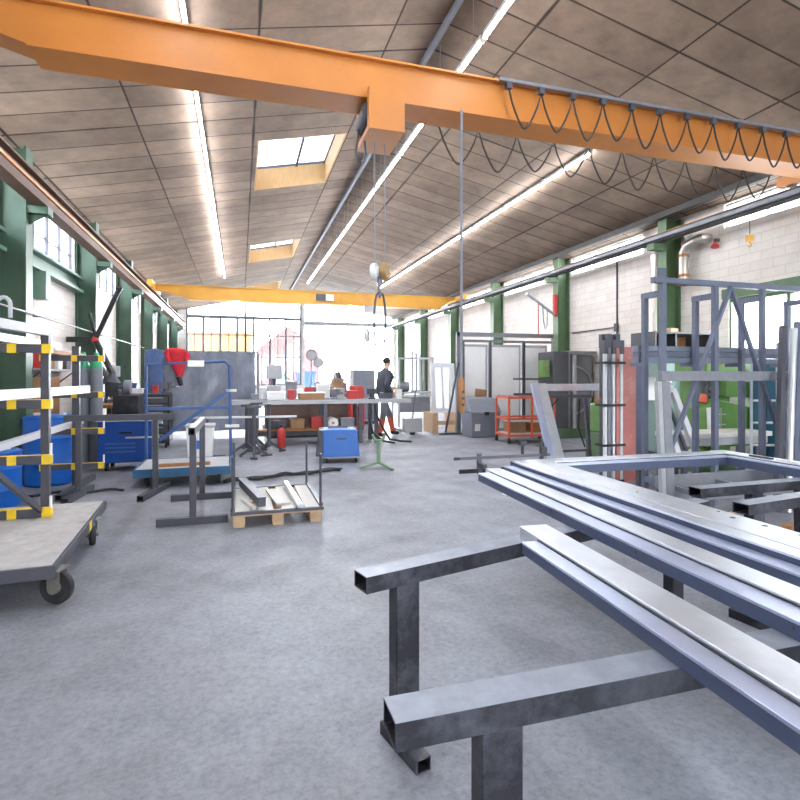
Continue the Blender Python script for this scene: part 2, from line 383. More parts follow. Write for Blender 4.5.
for a, b in SKY:
    w = window(); t = .03; hz = .46
    mb = MB()
    for (xa, ya, xb, yb) in ((SX0, a, SX0, b), (SX1, a, SX1, b), (SX0, a, SX1, a), (SX0, b, SX1, b)):
        dx = t if (xa == xb == SX0) else (-t if xa == xb else 0); dy = 0 if xa == xb else (t if ya == a else -t)
        za, zb = roof_z(xa), roof_z(xb); X0, X1, Y0, Y1 = xa+dx, xb+dx, ya+dy, yb+dy
        if xa == xb:
            mb.add([(xa,ya,za),(X0,ya,za),(X0,yb,za),(xa,yb,za),(xa,ya,za+hz),(X0,ya,za+hz),(X0,yb,za+hz),(xa,yb,za+hz)],
                   [(0,1,2,3),(4,5,6,7),(0,1,5,4),(1,2,6,5),(2,3,7,6),(3,0,4,7)])
        else:
            mb.add([(xa,ya,za),(xb,ya,zb),(xb,Y1,zb),(xa,Y1,za),(xa,ya,za+hz),(xb,ya,zb+hz),(xb,Y1,zb+hz),(xa,Y1,za+hz)],
                   [(0,1,2,3),(4,5,6,7),(0,1,5,4),(1,2,6,5),(2,3,7,6),(3,0,4,7)])
    P('window_shaft', mb, M['ply'], w)
    za, zb = roof_z(SX0)+hz, roof_z(SX1)+hz; xm = (SX0+SX1)/2+.12; zm = (za+zb)/2+.03
    P('window_mullion', MB().bar((xm, a, zm-.04), (xm, b, zm-.04), .045, .06).bar((SX0, b-.02, za-.02), (SX1, b-.02, zb-.02), .04, .05).bar((SX1-.02, a, zb-.03), (SX1-.02, b, zb-.03), .06, .06), M['dgrey'], w)
    P('window_pane', MB().add([(SX0-.05,a-.05,za),(SX1+.05,a-.05,zb),(SX1+.05,b+.05,zb),(SX0-.05,b+.05,za),(SX0-.05,a-.05,za+.02),(SX1+.05,a-.05,zb+.02),(SX1+.05,b+.05,zb+.02),(SX0-.05,b+.05,za+.02)],
        [(0,1,2,3),(4,7,6,5),(0,4,5,1),(1,5,6,2),(2,6,7,3),(3,7,4,0)]), M['dusty'], w)

# left wall with the high windows of every bay
LW0, LW1 = 3.44, 4.20
mb = MB(); mb.box(XL-.22, YB, 0, XL, YE, LW0).box(XL-.22, YB, LW1, XL, YE, roof_z(XL)+.05)
for y in [YB+.12] + COLS: mb.box(XL-.22, y-.17, LW0, XL, min(y+.17, YE), LW1)
O('wall_left', mb, M['wbrick'], kind='structure')
edges = [YB+.12] + COLS
for a, b in zip(edges[:-1], edges[1:]):
    w = window(); y0, y1 = a+.17, b-.17; x = XL-.1; n = 5
    mb = MB(); t = .045
    mb.box(x-.04, y0, LW0, x+.04, y1, LW0+t).box(x-.04, y0, LW1-t, x+.04, y1, LW1)
    for k in range(n+1):
        yy = y0 + (y1-y0)*k/n
        mb.box(x-.04, max(y0, yy-.03), LW0+t, x+.05, min(y1, yy+.03), LW1-t)
    mb.box(x-.02, y0, LW0+.30, x+.02, y1, LW0+.325)
    P('window_frame', mb, M['dgrey'], w)
    P('window_pane', MB().box(x-.006, y0, LW0, x+.006, y1, LW1), M['frost'], w)

# right wall: strip glazing behind the crane runway and one low window
RW0, RW1 = 3.99, 4.41
LWY0, LWY1, LWZ0, LWZ1 = 4.1, 7.2, 1.35, 2.75
mb = MB()
mb.box(XR, YB, 0, XR+.22, LWY0, RW0).box(XR, LWY1, 0, XR+.22, YE, RW0)
mb.box(XR, LWY0, 0, XR+.22, LWY1, LWZ0).box(XR, LWY0, LWZ1, XR+.22, LWY1, RW0)
mb.box(XR, YB, RW1, XR+.22, YE, roof_z(XR)+.05)
for k, y in enumerate(edges): mb.box(XR, y-.17, RW0, XR+.22, min(y+(.9 if abs(y-8.35) < .1 else .25), YE), RW1)
mb.box(XR, 7.3, RW0, XR+.22, 8.4, RW1)
O('wall_right', mb, M['wbrick'], kind='structure')
for a, b in zip(edges[:-1], edges[1:]):
    y0, y1 = a+.25, b-.17
    if abs(a-8.35) < .1: y0 = a+.9
    if abs(b-8.35) < .1: y1 = 7.3
    w = window(); x = XR+.08; mb = MB()
    mb.box(x-.03, y0, RW0, x+.03, y1, RW0+.03).box(x-.03, y0, RW1-.03, x+.03, y1, RW1)
    for k in range(4):
        yy = y0 + (y1-y0)*k/3; mb.box(x-.03, max(y0, yy-.012), RW0+.03, x+.03, min(y1, yy+.012), RW1-.03)
    P('window_frame', mb, M['lgrey'], w)
    P('window_pane', MB().box(x-.006, y0, RW0, x+.006, y1, RW1), M['frost'], w)
w = window(); x = XR+.06; mb = MB(); t = .06
mb.box(x-.04, LWY0, LWZ0, x+.04, LWY1, LWZ0+t).box(x-.04, LWY0, LWZ1-t, x+.04, LWY1, LWZ1)
for k in range(4):
    yy = LWY0 + (LWY1-LWY0)*k/3; mb.box(x-.04, max(LWY0, yy-.03), LWZ0+t, x+.04, min(LWY1, yy+.03), LWZ1-t)
P('window_frame', mb, M['rgreen'], w)
P('window_pane', MB().box(x-.006, LWY0, LWZ0, x+.006, LWY1, LWZ1), M['glass'], w)
P('window_lintel', MB().box(XR-.05, LWY0-.1, LWZ1, XR, LWY1+.1, LWZ1+.17), M['rgreen'], w)

# end wall: big steel window on the left, open gate on the right
EX = 3.0
mb = MB()
mb.box(XL-.22, YE, 0, -2.45, YE+.22, roof_z(-2.45)+.02)
mb.box(-2.45, YE, 0, EX-.05, YE+.22, 1.0)
mb.box(EX-.05, YE, 0, EX+.1, YE+.22, roof_z(EX))
mb.box(7.75, YE, 0, XR+.22, YE+.22, roof_z(7.75))
O('wall_far', mb, M['wend'], kind='structure')
w = window(); mb = MB(); x0, x1 = -2.45, EX-.05
for xx in (x0+.04, x0+.04+(x1-x0-.08)/2, x1-.04): mb.box(xx-.05, YE+.02, 1.0, xx+.05, YE+.14, min(roof_z(xx), roof_z(xx-.05), roof_z(xx+.05)))
mb.box(x0, YE+.01, 4.22, x1, YE+.15, 4.36).box(x0, YE+.04, 3.40, x1, YE+.1, 3.45).box(x0, YE+.04, 2.35, x1, YE+.1, 2.4).box(x0, YE+.01, 1.0, x1, YE+.15, 1.06)
for k in range(1, 14):
    xx = x0 + (x1-x0)*k/14; mb.box(xx-(.055 if k % 2 == 0 else .024), YE+.02, 1.06, xx+(.055 if k % 2 == 0 else .024), YE+.12, 4.22)
P('window_frame', mb, M['mgrey'], w)
mb = MB(); mb.box(x0, YE+.065, 1.0, x1, YE+.075, 4.3)
mb.add([(x0,YE+.065,4.3),(x1,YE+.065,4.3),(x1,YE+.065,roof_z(x1)),(RIDGE_X,YE+.065,RIDGE_Z),(x0,YE+.065,roof_z(x0)),(x0,YE+.075,4.3),(x1,YE+.075,4.3),(x1,YE+.075,roof_z(x1)),(RIDGE_X,YE+.075,RIDGE_Z),(x0,YE+.075,roof_z(x0))],
       [(0,1,2,3,4),(9,8,7,6,5)])
P('window_pane', mb, M['glass'], w)
w = window()
P('window_frame', MB().box(EX+.1, YE+.01, 4.02, 7.75, YE+.15, 4.18).box(EX+.1, YE+.03, 4.18, 7.75, YE+.08, 4.22).box(5.2, YE+.02, 4.18, 5.28, YE+.12, roof_z(5.28)), M['lgrey'], w)
P('window_pane', MB().add([(EX+.1,YE+.06,4.2),(7.75,YE+.06,4.2),(7.75,YE+.06,roof_z(7.75)),(EX+.1,YE+.06,roof_z(EX+.1)),(EX+.1,YE+.07,4.2),(7.75,YE+.07,4.2),(7.75,YE+.07,roof_z(7.75)),(EX+.1,YE+.07,roof_z(EX+.1))],
   [(0,1,2,3),(7,6,5,4),(0,4,5,1),(1,5,6,2),(2,6,7,3),(3,7,4,0)]), M['frost'], w)
# open sliding gate leaf, pushed aside behind the end wall
d = bpy.data.objects.new('door_1', None); COL.objects.link(d); d['kind'] = 'structure'; WORLD.add(d.name)
P('door_leaf', MB().box(7.8, YE+.3, .05, 12.0, YE+.38, 4.0), M['lgrey'], d)
P('door_rail', MB().box(3.0, YE+.24, 4.02, 11.8, YE+.4, 4.12), M['mgrey'], d)

# back wall behind the viewer; its wide gate opening is added for fill light
mb = MB()
mb.box(XL-.22, YB-.22, 0, -2.2, YB, roof_z(-2.2)).box(7.0, YB-.22, 0, XR+.22, YB, roof_z(7.0)).box(-2.2, YB-.22, 3.7, 7.0, YB, 4.2).box(-2.2, YB-.22, 0, 2.0, YB, 3.7)
mb.add([(-2.2,YB-.1,4.2),(7.0,YB-.1,4.2),(7.0,YB-.1,roof_z(7.0)),(RIDGE_X,YB-.1,RIDGE_Z),(-2.2,YB-.1,roof_z(-2.2)),
        (-2.2,YB-.2,4.2),(7.0,YB-.2,4.2),(7.0,YB-.2,roof_z(7.0)),(RIDGE_X,YB-.2,RIDGE_Z),(-2.2,YB-.2,roof_z(-2.2))], [(0,1,2,3,4),(9,8,7,6,5)])
O('wall_back', mb, M['wend'], kind='structure')

# outside: yard and the neighbours seen through the end window
O('ground', MB().box(-40, YE+.31, -.2, 45, 80, -.02).box(-40, -60, -.2, 45, YB-.31, -.02), M['conc'], kind='structure')
t = T('building', 'long ochre building beyond the end window', 'building', (-6, 42, 0), world=True)
P('wall', MB().box(-16, 42, 0, .8, 50, 4.7), M['ochre'], t)
P('roof', MB().add([(-16.3,41.7,4.7),(1.1,41.7,4.7),(1.1,46,6.6),(-16.3,46,6.6),(-16.3,50.3,4.7),(1.1,50.3,4.7)], [(0,1,2,3),(3,2,5,4),(0,3,4),(1,5,2),(0,4,5,1)]), M['lgrey'], t)
t = T('building', 'pink gabled house beyond the end window', 'house', (3.6, 38, 0), world=True)
P('wall', MB().add([(1.2,38,0),(5.4,38,0),(5.4,38,3.4),(3.3,38,5.0),(1.2,38,3.4),(1.2,44,0),(5.4,44,0),(5.4,44,3.4),(3.3,44,5.0),(1.2,44,3.4)],
   [(0,1,2,3,4),(9,8,7,6,5),(0,4,9,5),(1,6,7,2),(4,3,8,9),(3,2,7,8)]), M['pink'], t)
P('window', MB().box(3.0, 37.95, 2.5, 3.9, 38.02, 3.7), M['mgrey'], t)
for px, cc, lb in ((2.3, 'pgreen', 'green skip standing in the yard beyond the end window'), (3.6, 'fblue', 'blue skip in the yard beside the green one')):
    t = T('skip', lb, 'container', (px, 31, -.02))
    P('body', MB().add([(-.4,-.6,0),(.4,-.6,0),(.4,.6,0),(-.4,.6,0),(-.5,-.8,1.7),(.5,-.8,1.7),(.5,.8,1.7),(-.5,.8,1.7)], [(0,3,2,1),(4,5,6,7),(0,1,5,4),(1,2,6,5),(2,3,7,6),(3,0,4,7)]), M[cc], t)
    P('rim', MB().bar((-.52,-.82,1.72),(.52,-.82,1.72),.06,.06).bar((-.52,.82,1.72),(.52,.82,1.72),.06,.06).bar((-.52,-.82,1.72),(-.52,.82,1.72),.06,.06).bar((.52,-.82,1.72),(.52,.82,1.72),.06,.06), M[cc], t)

# steel columns on the bay grid
def h_section(mb, x0, x1, y, z0, z1, b=.24, tf=.025, tw=.02):
    mb.box(x0, y-b/2, z0, x0+tf, y+b/2, z1).box(x1-tf, y-b/2, z0, x1, y+b/2, z1).box(x0+tf, y-tw/2, z0, x1-tf, y+tw/2, z1)
for y in COLS:
    mb = MB(); h_section(mb, XL+.01, XL+.37, y, 0, roof_z(XL+.37)-.09)
    mb.box(XL+.01, y-.15, 0, XL+.42, y+.15, .02)
    mb.box(XL+.37, y-.1, 3.60, XL+.62, y+.1, 3.70)
    mb.add([(XL+.37,y-.01,3.46),(XL+.37,y+.01,3.46),(XL+.37,y+.01,3.60),(XL+.37,y-.01,3.60),(XL+.58,y-.01,3.60),(XL+.58,y+.01,3.60)], [(0,1,2,3),(0,3,4),(1,5,2),(0,4,5,1),(3,2,5,4)])
    O('column', mb, M['green'], kind='structure')
    mb = MB(); h_section(mb, XR-.35, XR-.01, y, 0, roof_z(XR)-.02, .22)
    mb.box(XR-.62, y-.09, 3.82, XR-.35, y+.09, 3.935)
    O('column', mb, M['rgreen'], kind='structure')
# horizontal green wall rails under the high windows
for y in (8.35, 4.75):
    O('beam', MB().box(XL+.01, y+.14, 3.05, XL+.16, y+3.46, 3.1).box(XL+.01, y+.14, 3.1, XL+.04, y+3.46, 3.3).box(XL+.01, y+.14, 3.3, XL+.16, y+3.46, 3.35)
      .box(XL+.01, y+1.2, 2.62, XL+.2, y+1.42, 3.05), M['lgreen'], kind='structure')
O('trim_1', MB().bar((7.66, YB, roof_z(7.66)-.075), (7.66, YE, roof_z(7.66)-.075), .1, .11), M['darkrun'], kind='structure')
O('trim_2', MB().bar((RIDGE_X-.05, YB, RIDGE_Z-.06), (RIDGE_X-.05, YE, RIDGE_Z-.06), .06, .06), M['mgrey'], kind='structure')

# ================================================================== CRANES
def ibeam(mb, x, y0, y1, z0, z1, b, tf=.025, tw=.02):
    mb.box(x-b/2, y0, z0, x+b/2, y1, z0+tf).box(x-b/2, y0, z1-tf, x+b/2, y1, z1).box(x-tw/2, y0, z0+tf, x+tw/2, y1, z1-tf)
t = T('crane_runway', 'long brown crane runway beam along the windowed green columns', 'beam', (-2.58, 10, 3.705), world=True)
mb = MB(); ibeam(mb, -2.58, YB+.05, 26.9, 3.705, 4.02, .18); P('beam', mb, M['rust'], t)
P('rail', MB().box(-2.61, YB+.05, 4.021, -2.55, 26.9, 4.06), M['railsteel'], t)
P('conductor_rail', MB().box(-2.47, YB+.05, 3.80, -2.44, 26.9, 3.84), M['railsteel'], t)
t = T('crane_runway', 'long dark grey crane runway beam in front of the bright strip glazing', 'beam', (7.6, 10, 3.95), world=True)
mb = MB(); ibeam(mb, 7.6, YB+.05, 26.9, 3.95, 4.09, .16); P('beam', mb, M['darkrun'], t)
P('rail', MB().box(7.57, YB+.05, 4.091, 7.63, 26.9, 4.115), M['railsteel'], t)
P('cable_tray', MB().box(7.46, YB+.05, 3.98, 7.51, 26.9, 4.04), M['mgrey'], t)

def girder(t, y0, y1, zb, zt, m):
    mb = MB(); xa, xb = -2.62, 7.64
    prof = [(xa, zt), (xa, zb+.24), (xa+.35, zb+.2), (xa+1.1, zb), (xb-.7, zb), (xb-.25, zb+.3), (xb, zb+.32), (xb, zt)]
    n = len(prof)
    ya, yb = y0+.05, y1-.05
    mb.add([(x, ya, z) for x, z in prof] + [(x, yb, z) for x, z in prof], [tuple(range(n)), tuple(range(n, 2*n))[::-1]] + [(i, (i+1) % n, n+(i+1) % n, n+i) for i in range(n)])
    mb.box(xa+1.05, y0, zb-.022, xb-.68, y1, zb).box(xa, y0, zt, xb, y1, zt+.02)
    return P('girder', mb, m, t)
def end_truck(t, x, y0, y1, m):
    b_ = 4.0605 if x < 0 else 4.1155
    e = P('end_truck', MB().box(x-.07, y0, b_+.04, x+.07, y1, 4.31), m, t)
    for y in (y0+.18, y1-.18): P('wheel', MB().tube((x-.035, y, b_+.06), (x+.035, y, b_+.06), .0595, n=18), M['dgrey'], e)
t = T('overhead_crane', 'yellow overhead travelling crane spanning the far end of the hall', 'crane', (2.4, 18.2, 3.86), world=True)
girder(t, 18.0, 18.4, 3.88, 4.28, M['yellow'])
for x in (-2.58, 7.6): end_truck(t, x, 17.3, 19.1, M['yellow'])
s = P('sign_plate', MB().box(2.45, 17.985, 3.98, 3.06, 18.046, 4.2), M['dgrey'], t, 'grey and white plate'); 
P('sign_field', MB().box(2.78, 17.978, 3.985, 3.05, 17.984, 4.195), M['offwhite'], s, 'white half of the plate')
for x in (-.1, 3.6): P('lamp', MB().lathe([(.03, 0), (.09, .02), (.11, .06), (.06, .1)], (x, 18.2, 3.758)), [M['lampglow']], t, 'small lit lamp')
tr = P('trolley', MB().box(4.05, 17.75, 3.62, 4.5, 18.6, 3.85), M['lgrey'], t)
P('rope', MB().tube((4.2, 18.15, 3.0), (4.2, 18.15, 3.64), .008, n=6).tube((4.3, 18.15, 3.0), (4.3, 18.15, 3.64), .008, n=6), M['dgrey'], tr)
P('hook_block', MB().lathe([(.04, 0), (.1, .06), (.12, .25), (.07, .42), (.03, .48)], (4.25, 18.15, 2.62)).path([(4.25+.1*math.sin(a), 18.15, 2.5+.1*math.cos(a)) for a in [i*.45 for i in range(11)]], .022), M['lgrey'], tr)

t = T('overhead_crane', 'orange overhead crane girder crossing close overhead with looped cables', 'crane', (2.4, 4.9, 3.94), world=True)
girder(t, 4.72, 5.06, 3.96, 4.30, M['orange'])
for x in (-2.58, 7.6): end_truck(t, x, 3.9, 5.9, M['orange'])
tr = P('hoist_trolley', MB().box(1.1, 4.62, 3.67, 1.43, 4.70, 4.0).box(1.1, 5.08, 3.67, 1.43, 5.15, 4.0).box(1.1, 4.62, 3.62, 1.43, 5.15, 3.67), M['orange'], t)
P('hoist_motor', MB().tube((1.14, 4.72, 3.82), (1.14, 5.06, 3.82), .085, n=18).box(1.26, 4.74, 3.72, 1.41, 5.04, 3.90), M['dgrey'], tr)
P('chain_loop', MB().path([(1.06, 4.9, 3.72), (1.04, 4.9, 3.5), (1.06, 4.9, 3.42), (1.11, 4.9, 3.42), (1.13, 4.9, 3.5), (1.12, 4.9, 3.66)], .012), M['dgrey'], tr)
P('rope', MB().tube((1.22, 4.9, 2.52), (1.22, 4.9, 3.66), .005, n=6), M['mgrey'], tr); P('rope', MB().tube((1.32, 4.9, 2.52), (1.32, 4.9, 3.66), .005, n=6), M['mgrey'], tr)
# festoon cables: flat cable draped in loops from little trolleys
def festoon(name, lab, y, xs, z, drop, r):
    t = T(name, lab, 'cable', (xs[0], y, z), world=True)
    mb = MB(); pts = []
    for a, b in zip(xs[:-1], xs[1:]):
        dd = drop*random.uniform(.88, 1.08)
        for k in range(12):
            u = k/12; pts.append((a + (b-a)*(u + .06*math.sin(2*PI*u)), y + .012*math.sin(PI*u), z - dd*(1-(2*u-1)**2)**.8))
    pts.append((xs[-1], y, z)); mb.path(pts, r, 7); P('cable', mb, M['cable'], t)
    P('track', MB().box(xs[0]-.1, y-.02, z+.045, xs[-1]+.1, y+.02, z+.075), M['mgrey'], t)
    for x in xs: P('cable_trolley', MB().box(x-.03, y-.025, z-.02, x+.03, y+.025, z+.043), M['dgrey'], t)
festoon('festoon_cable', 'black power cable looped along the near face of the orange crane', 4.66, [2.5 + .36*k for k in range(13)], 4.22, .40, .010)
festoon('festoon_cable', 'black control cable looped below and behind the orange crane girder', 5.13, [1.95 + .45*k for k in range(11)], 4.0, .40, .009)

# hook block and sling hanging from the near crane
t = T('crane_hook_block', 'pale twin-wheel hook block hanging on ropes under the orange crane', 'hook', (1.27, 4.9, 2.2), world=True)
P('sheave', MB().lathe([(.0, -.07), (.07, -.07), (.085, -.05), (.085, -.02), (.05, -.01), (.05, .01)], (1.26, 4.9, 2.40), (.85, -.5, .05)), M['offwhite'], t, 'white round side wheel')
P('sheave', MB().lathe([(.05, -.01), (.085, .02), (.085, .05), (.07, .07), (0, .07)], (1.28, 4.9, 2.40), (.85, -.5, .05)), M['ochred'], t, 'ochre round side wheel')
P('hook', MB().tube((1.27, 4.9, 2.26), (1.27, 4.9, 2.36), .02).path([(1.27, 4.9+.04*math.sin(a), 2.215+.055*math.cos(a)) for a in [i*.45 for i in range(11)]], .013), M['mgrey'], t)
pts = [(1.27 + .056*math.sin(PI*u)**.33, 4.9, 2.214 - .58*u) for u in [i/14 for i in range(15)]]
pts2 = [(1.27 - .056*math.sin(PI*u)**.33, 4.9, 2.214 - .58*u) for u in [i/14 for i in range(14, -1, -1)]]
O('hanging_sling', MB().path(pts + pts2[1:-1], .011, 7, True), M['dgrey'], 'grey looped lifting sling hung on the hook block', 'sling')
# pendant control on its long cable
t = T('crane_pendant', 'brown crane control pendant hanging on a long vertical cable', 'crane control', (2.0, 4.65, 1.06), world=True)
P('cable', MB().path([(2.0, 4.65, z) for z in (1.4, 2.4, 3.4, 3.92)], .013, 8), M['mgrey'], t)
P('handset', MB().lathe([(.02, 0), (.032, .02), (.034, .2), (.03, .29), (.016, .34)], (2.0, 4.65, 1.06), n=12), M['brown'], t, 'brown handset')
for z in (1.14, 1.2, 1.26): P('button', MB().tube((2.0, 4.605, z), (2.0, 4.622, z), .012, n=10), M['black'], t)

# ================================================================== CEILING LIGHT ROWS
def make_light(lab, grp, rods=0):
    t = T('strip_light', lab, 'light', (0, 0, 0), group=grp)
    P('housing', MB().box(-.022, -.72, .026, .022, .72, .07), M['lgrey'], t)
    P('tube', MB().tube((-.0, -.70, .005), (-.0, .70, .005), .015, n=12), M['tubeglow'], t, 'lit white tube')
    for y in (-.72, .72): P('end_cap', MB().box(-.022, y-.018, -.018, .022, y+.018, .0255), M['offwhite'], t)
    if rods:
        for y in (-.5, .5): P('hanger', MB().tube((0, y, .0705), (0, y, rods), .006, n=6), M['mgrey'], t)
    return t
rows = [(-.53, roof_z(-.53)-.09, 1.3, 20.6, 0, 'lit tube light in the ceiling row nearest the high windows', 'ceiling row above the windowed side'),
        (2.42, 4.90, 1.3, 20.6, .7, 'lit tube light hung in the middle row under the roof ridge', 'ceiling row under the ridge'),
        (5.34, roof_z(5.34)-.09, 7.95, 20.0, 0, 'lit tube light in the ceiling row nearest the strip glazing', 'ceiling row above the strip glazing side')]
for x, z, y0, y1, rod, lab, grp in rows:
    p = make_light(lab, grp, rod); y = y0; first = True
    while y <= y1:
        if first: p.location = (x, y, z); first = False
        else: dup(p, (x, y, z))
        y += 1.5
# ================================================================== FOREGROUND: TRESTLES AND STEEL FRAME
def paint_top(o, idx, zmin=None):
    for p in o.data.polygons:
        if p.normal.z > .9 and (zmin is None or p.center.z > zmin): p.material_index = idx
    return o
TZ = .70
def trestle(loc, rz, L, label, legs, w=.095, h=.06, fl=.13):
    """beam starts at loc and runs along local x; two box legs each on a cross foot"""
    t = T('trestle', label, 'trestle', loc, rz, 'black steel trestles under the frames')
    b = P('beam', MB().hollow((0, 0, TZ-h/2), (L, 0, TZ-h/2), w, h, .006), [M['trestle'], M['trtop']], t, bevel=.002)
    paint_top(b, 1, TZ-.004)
    for x in legs:
        P('leg', MB().box(x-.05, -.03, .05, x+.05, .03, TZ-h-.001), M['trestle'], t, bevel=.004)
        P('foot', MB().hollow((x, -fl, .025), (x, fl, .025), .06, .05, .004), M['trestle'], t)
    return t
trestle((.41, 1.86, 0), math.radians(15), 2.2, 'black steel trestle with open tube end carrying the single pale profile', (.185, 1.92))
trestle((.30, 1.08, 0), 0, 2.1, 'black steel trestle under the near end of the single pale profile', (.25, 1.9))
trestle((2.66, 2.29, 0), math.radians(7.4), 1.55, 'black hollow-ended trestle inside the steel frame, beside the wood block', (.12, 1.4))
trestle((2.76, 2.70, 0), math.radians(1), 1.4, 'grey trestle beam inside the steel frame, behind the hollow-ended one', (.5, .95))

def stepped(t, name, p, q, w, h, ledge, step=.012, side=-1, cut=0.0, m=('galv', 'gside')):
    """door profile: closed box, a dark gasket groove, then a slightly lower rebate flange on one side (mitred short by cut)"""
    d, r, u = MB.frame(p, q); r = r*side; p = Vector(p); q = Vector(q)
    b = P(name, MB().bar(p + u*h/2, q + u*h/2, w, h), M[m[0]], t, None, bevel=.002)
    o1 = r*(w/2 + .007 + ledge/2); lh = h - step; e = q - d*cut
    rb = P('rebate', MB().bar(p + o1 + u*(lh-.005), e + o1 + u*(lh-.005), ledge, .01), M[m[1]], b, 'pale blue-grey rebate flange', bevel=.0012)
    P('rebate_side', MB().bar(p + o1 + u*(lh-.0105)/2, e + o1 + u*(lh-.0105)/2, ledge-.002, lh-.0105), M['navyshade'], b, 'rebate side with shade painted dark blue-grey')
    P('gasket', MB().bar(p + r*(w/2+.0034) + u*(h/2-.004), e + r*(w/2+.0034) + u*(h/2-.004), .0066, h-.008), M['black'], b, 'dark groove strip')
    return b
PZ = TZ + .001
t = T('steel_profile', 'single pale galvanised door profile lying across two black trestles', 'profile', (1.17, 1.2, PZ), world=True)
stepped(t, 'profile', (1.075, 0.0, PZ), (1.212, 2.04, PZ), .125, .06, .064, cut=.17)
t = T('steel_profile', 'narrow galvanised double profile lying along the outer side of the big frame', 'profile', (1.55, 2.0, PZ), world=True)
b = stepped(t, 'profile', (1.505, 0.1, PZ), (1.685, 3.37, PZ), .105, .065, .085, cut=.09)
mb = MB()
for k in range(5):
    f = .1 + .19*k; x = 1.505 + .18*f; y = .1 + 3.32*f
    mb.tube((x-.1445-.004, y, PZ+.03), (x-.144, y, PZ+.03), .006, n=8)
P('rivet', mb, M['dgrey'], b)
t = T('gate_section', 'large three-sided galvanised gate frame lying on the trestles', 'frame', (2.9, 2.0, PZ), world=True)
b = stepped(t, 'side_member', (1.985, 0.1, PZ), (2.105, 3.55, PZ), .19, .08, .08, .002, m=('galv', 'galv'))
P('inner_strip', MB().bar((1.985-.23, .1, PZ+.045), (2.105-.23, 3.5, PZ+.045), .075, .01), M['gside'], b, 'lower pale blue-grey strip', bevel=.0012)
P('inner_side', MB().bar((1.985-.23, .1, PZ+.0197), (2.105-.23, 3.5, PZ+.0197), .073, .0393), M['navyshade'], b, 'strip side with shade painted dark')
mb = MB()
for (f, du, r) in ((.5, .03, .012), (.53, .06, .007), (.46, .05, .012), (.42, .06, .007), (.66, -.02, .006)):
    x = 1.985 + .12*f + du; y = .1 + 3.45*f
    mb.lathe([(r, 0), (r, .0012)], (x, y, PZ+.0802), n=14)
P('hole', mb, M['black'], b, 'dark fixing holes')
stepped(t, 'side_member', (3.86, 0.1, PZ), (3.86, 3.55, PZ), .14, .08, .07, cut=.16)
b = stepped(t, 'cross_member', (2.21, 3.48, PZ), (3.785, 3.46, PZ), .13, .08, .07, side=1)
P('stop_block', MB().box(3.80, 3.02, PZ+.0805, 3.83, 3.2, PZ+.094), M['dgrey'], t); P('stop_block', MB().box(3.80, 2.7, PZ+.0805, 3.83, 2.98, PZ+.094), M['offwhite'], t, 'white block')
t = T('bar_clamp', 'black bar clamp across the far left end of the steel frame', 'clamp', (1.6, 3.47, .69), world=True)
P('rail', MB().bar((1.54, 3.62, .80), (2.30, 3.62, .80), .014, .022), M['dgrey'], t)
P('rail', MB().bar((1.54, 3.62, .705), (2.2, 3.62, .705), .02, .03), M['black'], t)
P('jaw', MB().bar((1.70, 3.62, .68), (1.70, 3.62, .83), .03, .022).bar((1.70, 3.60, .75), (1.70, 3.52, .75), .03, .03), M['dgrey'], t)
P('jaw', MB().bar((2.24, 3.62, .79), (2.24, 3.62, .86), .05, .03), M['black'], t)
P('spindle', MB().tube((1.54, 3.62, .80), (1.50, 3.62, .80), .012, n=10), M['black'], t)
P('spindle', MB().tube((2.06, 3.62, .813), (2.06, 3.62, .88), .012, n=8).box(2.035, 3.6, .8805, 2.085, 3.64, .91), M['black'], t)
O('wood_block', MB().cbox((4.86, 3.66, .025), (.2, .09, .05), .3), M['brown'], 'small brown wood block on the floor behind the trestles', 'wood block', bevel=.003)
O('broom_stick', MB().tube((4.6, 4.15, .019), (5.3, 4.38, .026), .018, n=10).tube((5.3, 4.38, .031), (5.4, 4.41, .031), .03, n=10), M['wood'], 'pale wooden stick lying on the floor under the tall frame', 'stick')
O('paper_scrap', MB().cbox((3.05, 5.72, .005), (.11, .07, .006), .4), M['offwhite'], 'white paper scrap on the bare floor beside the frame end', 'paper')

# ================================================================== LEFT: PLATFORM CART AND CANTILEVER RACK
t = T('platform_cart', 'flat grey platform cart with worn wooden deck and big castors', 'cart', (-1.70, 4.56, 0), math.radians(3.6))
P('deck', MB().box(-.55, -.89, .225, .55, .89, .262), M['deck'], t, 'worn pale wooden deck', bevel=.004)
fr = MB()
for y in (-.9, .9): fr.box(-.56, y-.012, .18, .56, y+.012, .258)
for x in (-.562, .562): fr.box(x-.012, -.912, .18, x+.012, .912, .258)
P('edge_frame', fr, M['dgrey'], t, bevel=.003)
P('yellow_mark', MB().box(.575, .12, .185, .577, .2, .256), M['stripe'], t, 'yellow paint mark')
for x, y, a in ((.565, -.83, 1.15), (.545, .40, .25), (-.47, -.72, .2), (-.47, .62, 0)):
    c = P('castor', MB().cbox((x, y, .215), (.12, .1, .012), a).cbox((x-.035*math.cos(a), y-.035*math.sin(a), .155), (.006, .08, .11), a).cbox((x+.035*math.cos(a), y+.035*math.sin(a), .155), (.006, .08, .11), a), M['castor'], t)
    P('wheel', MB().lathe([(.0, -.022), (.03, -.012), (.065, -.008), (.075, -.022), (.1, -.02), (.105, -.01), (.105, .01), (.1, .02), (.075, .022), (.065, .008), (.03, .012), (0, .022)], (x, y, .1055), (math.cos(a), math.sin(a), 0), n=26), [M['rubber']], c)
    P('hub', MB().tube((x-.045*math.cos(a), y-.045*math.sin(a), .1055), (x+.045*math.cos(a), y+.045*math.sin(a), .1055), .035, n=18), M['castor'], c, 'grey wheel disc')

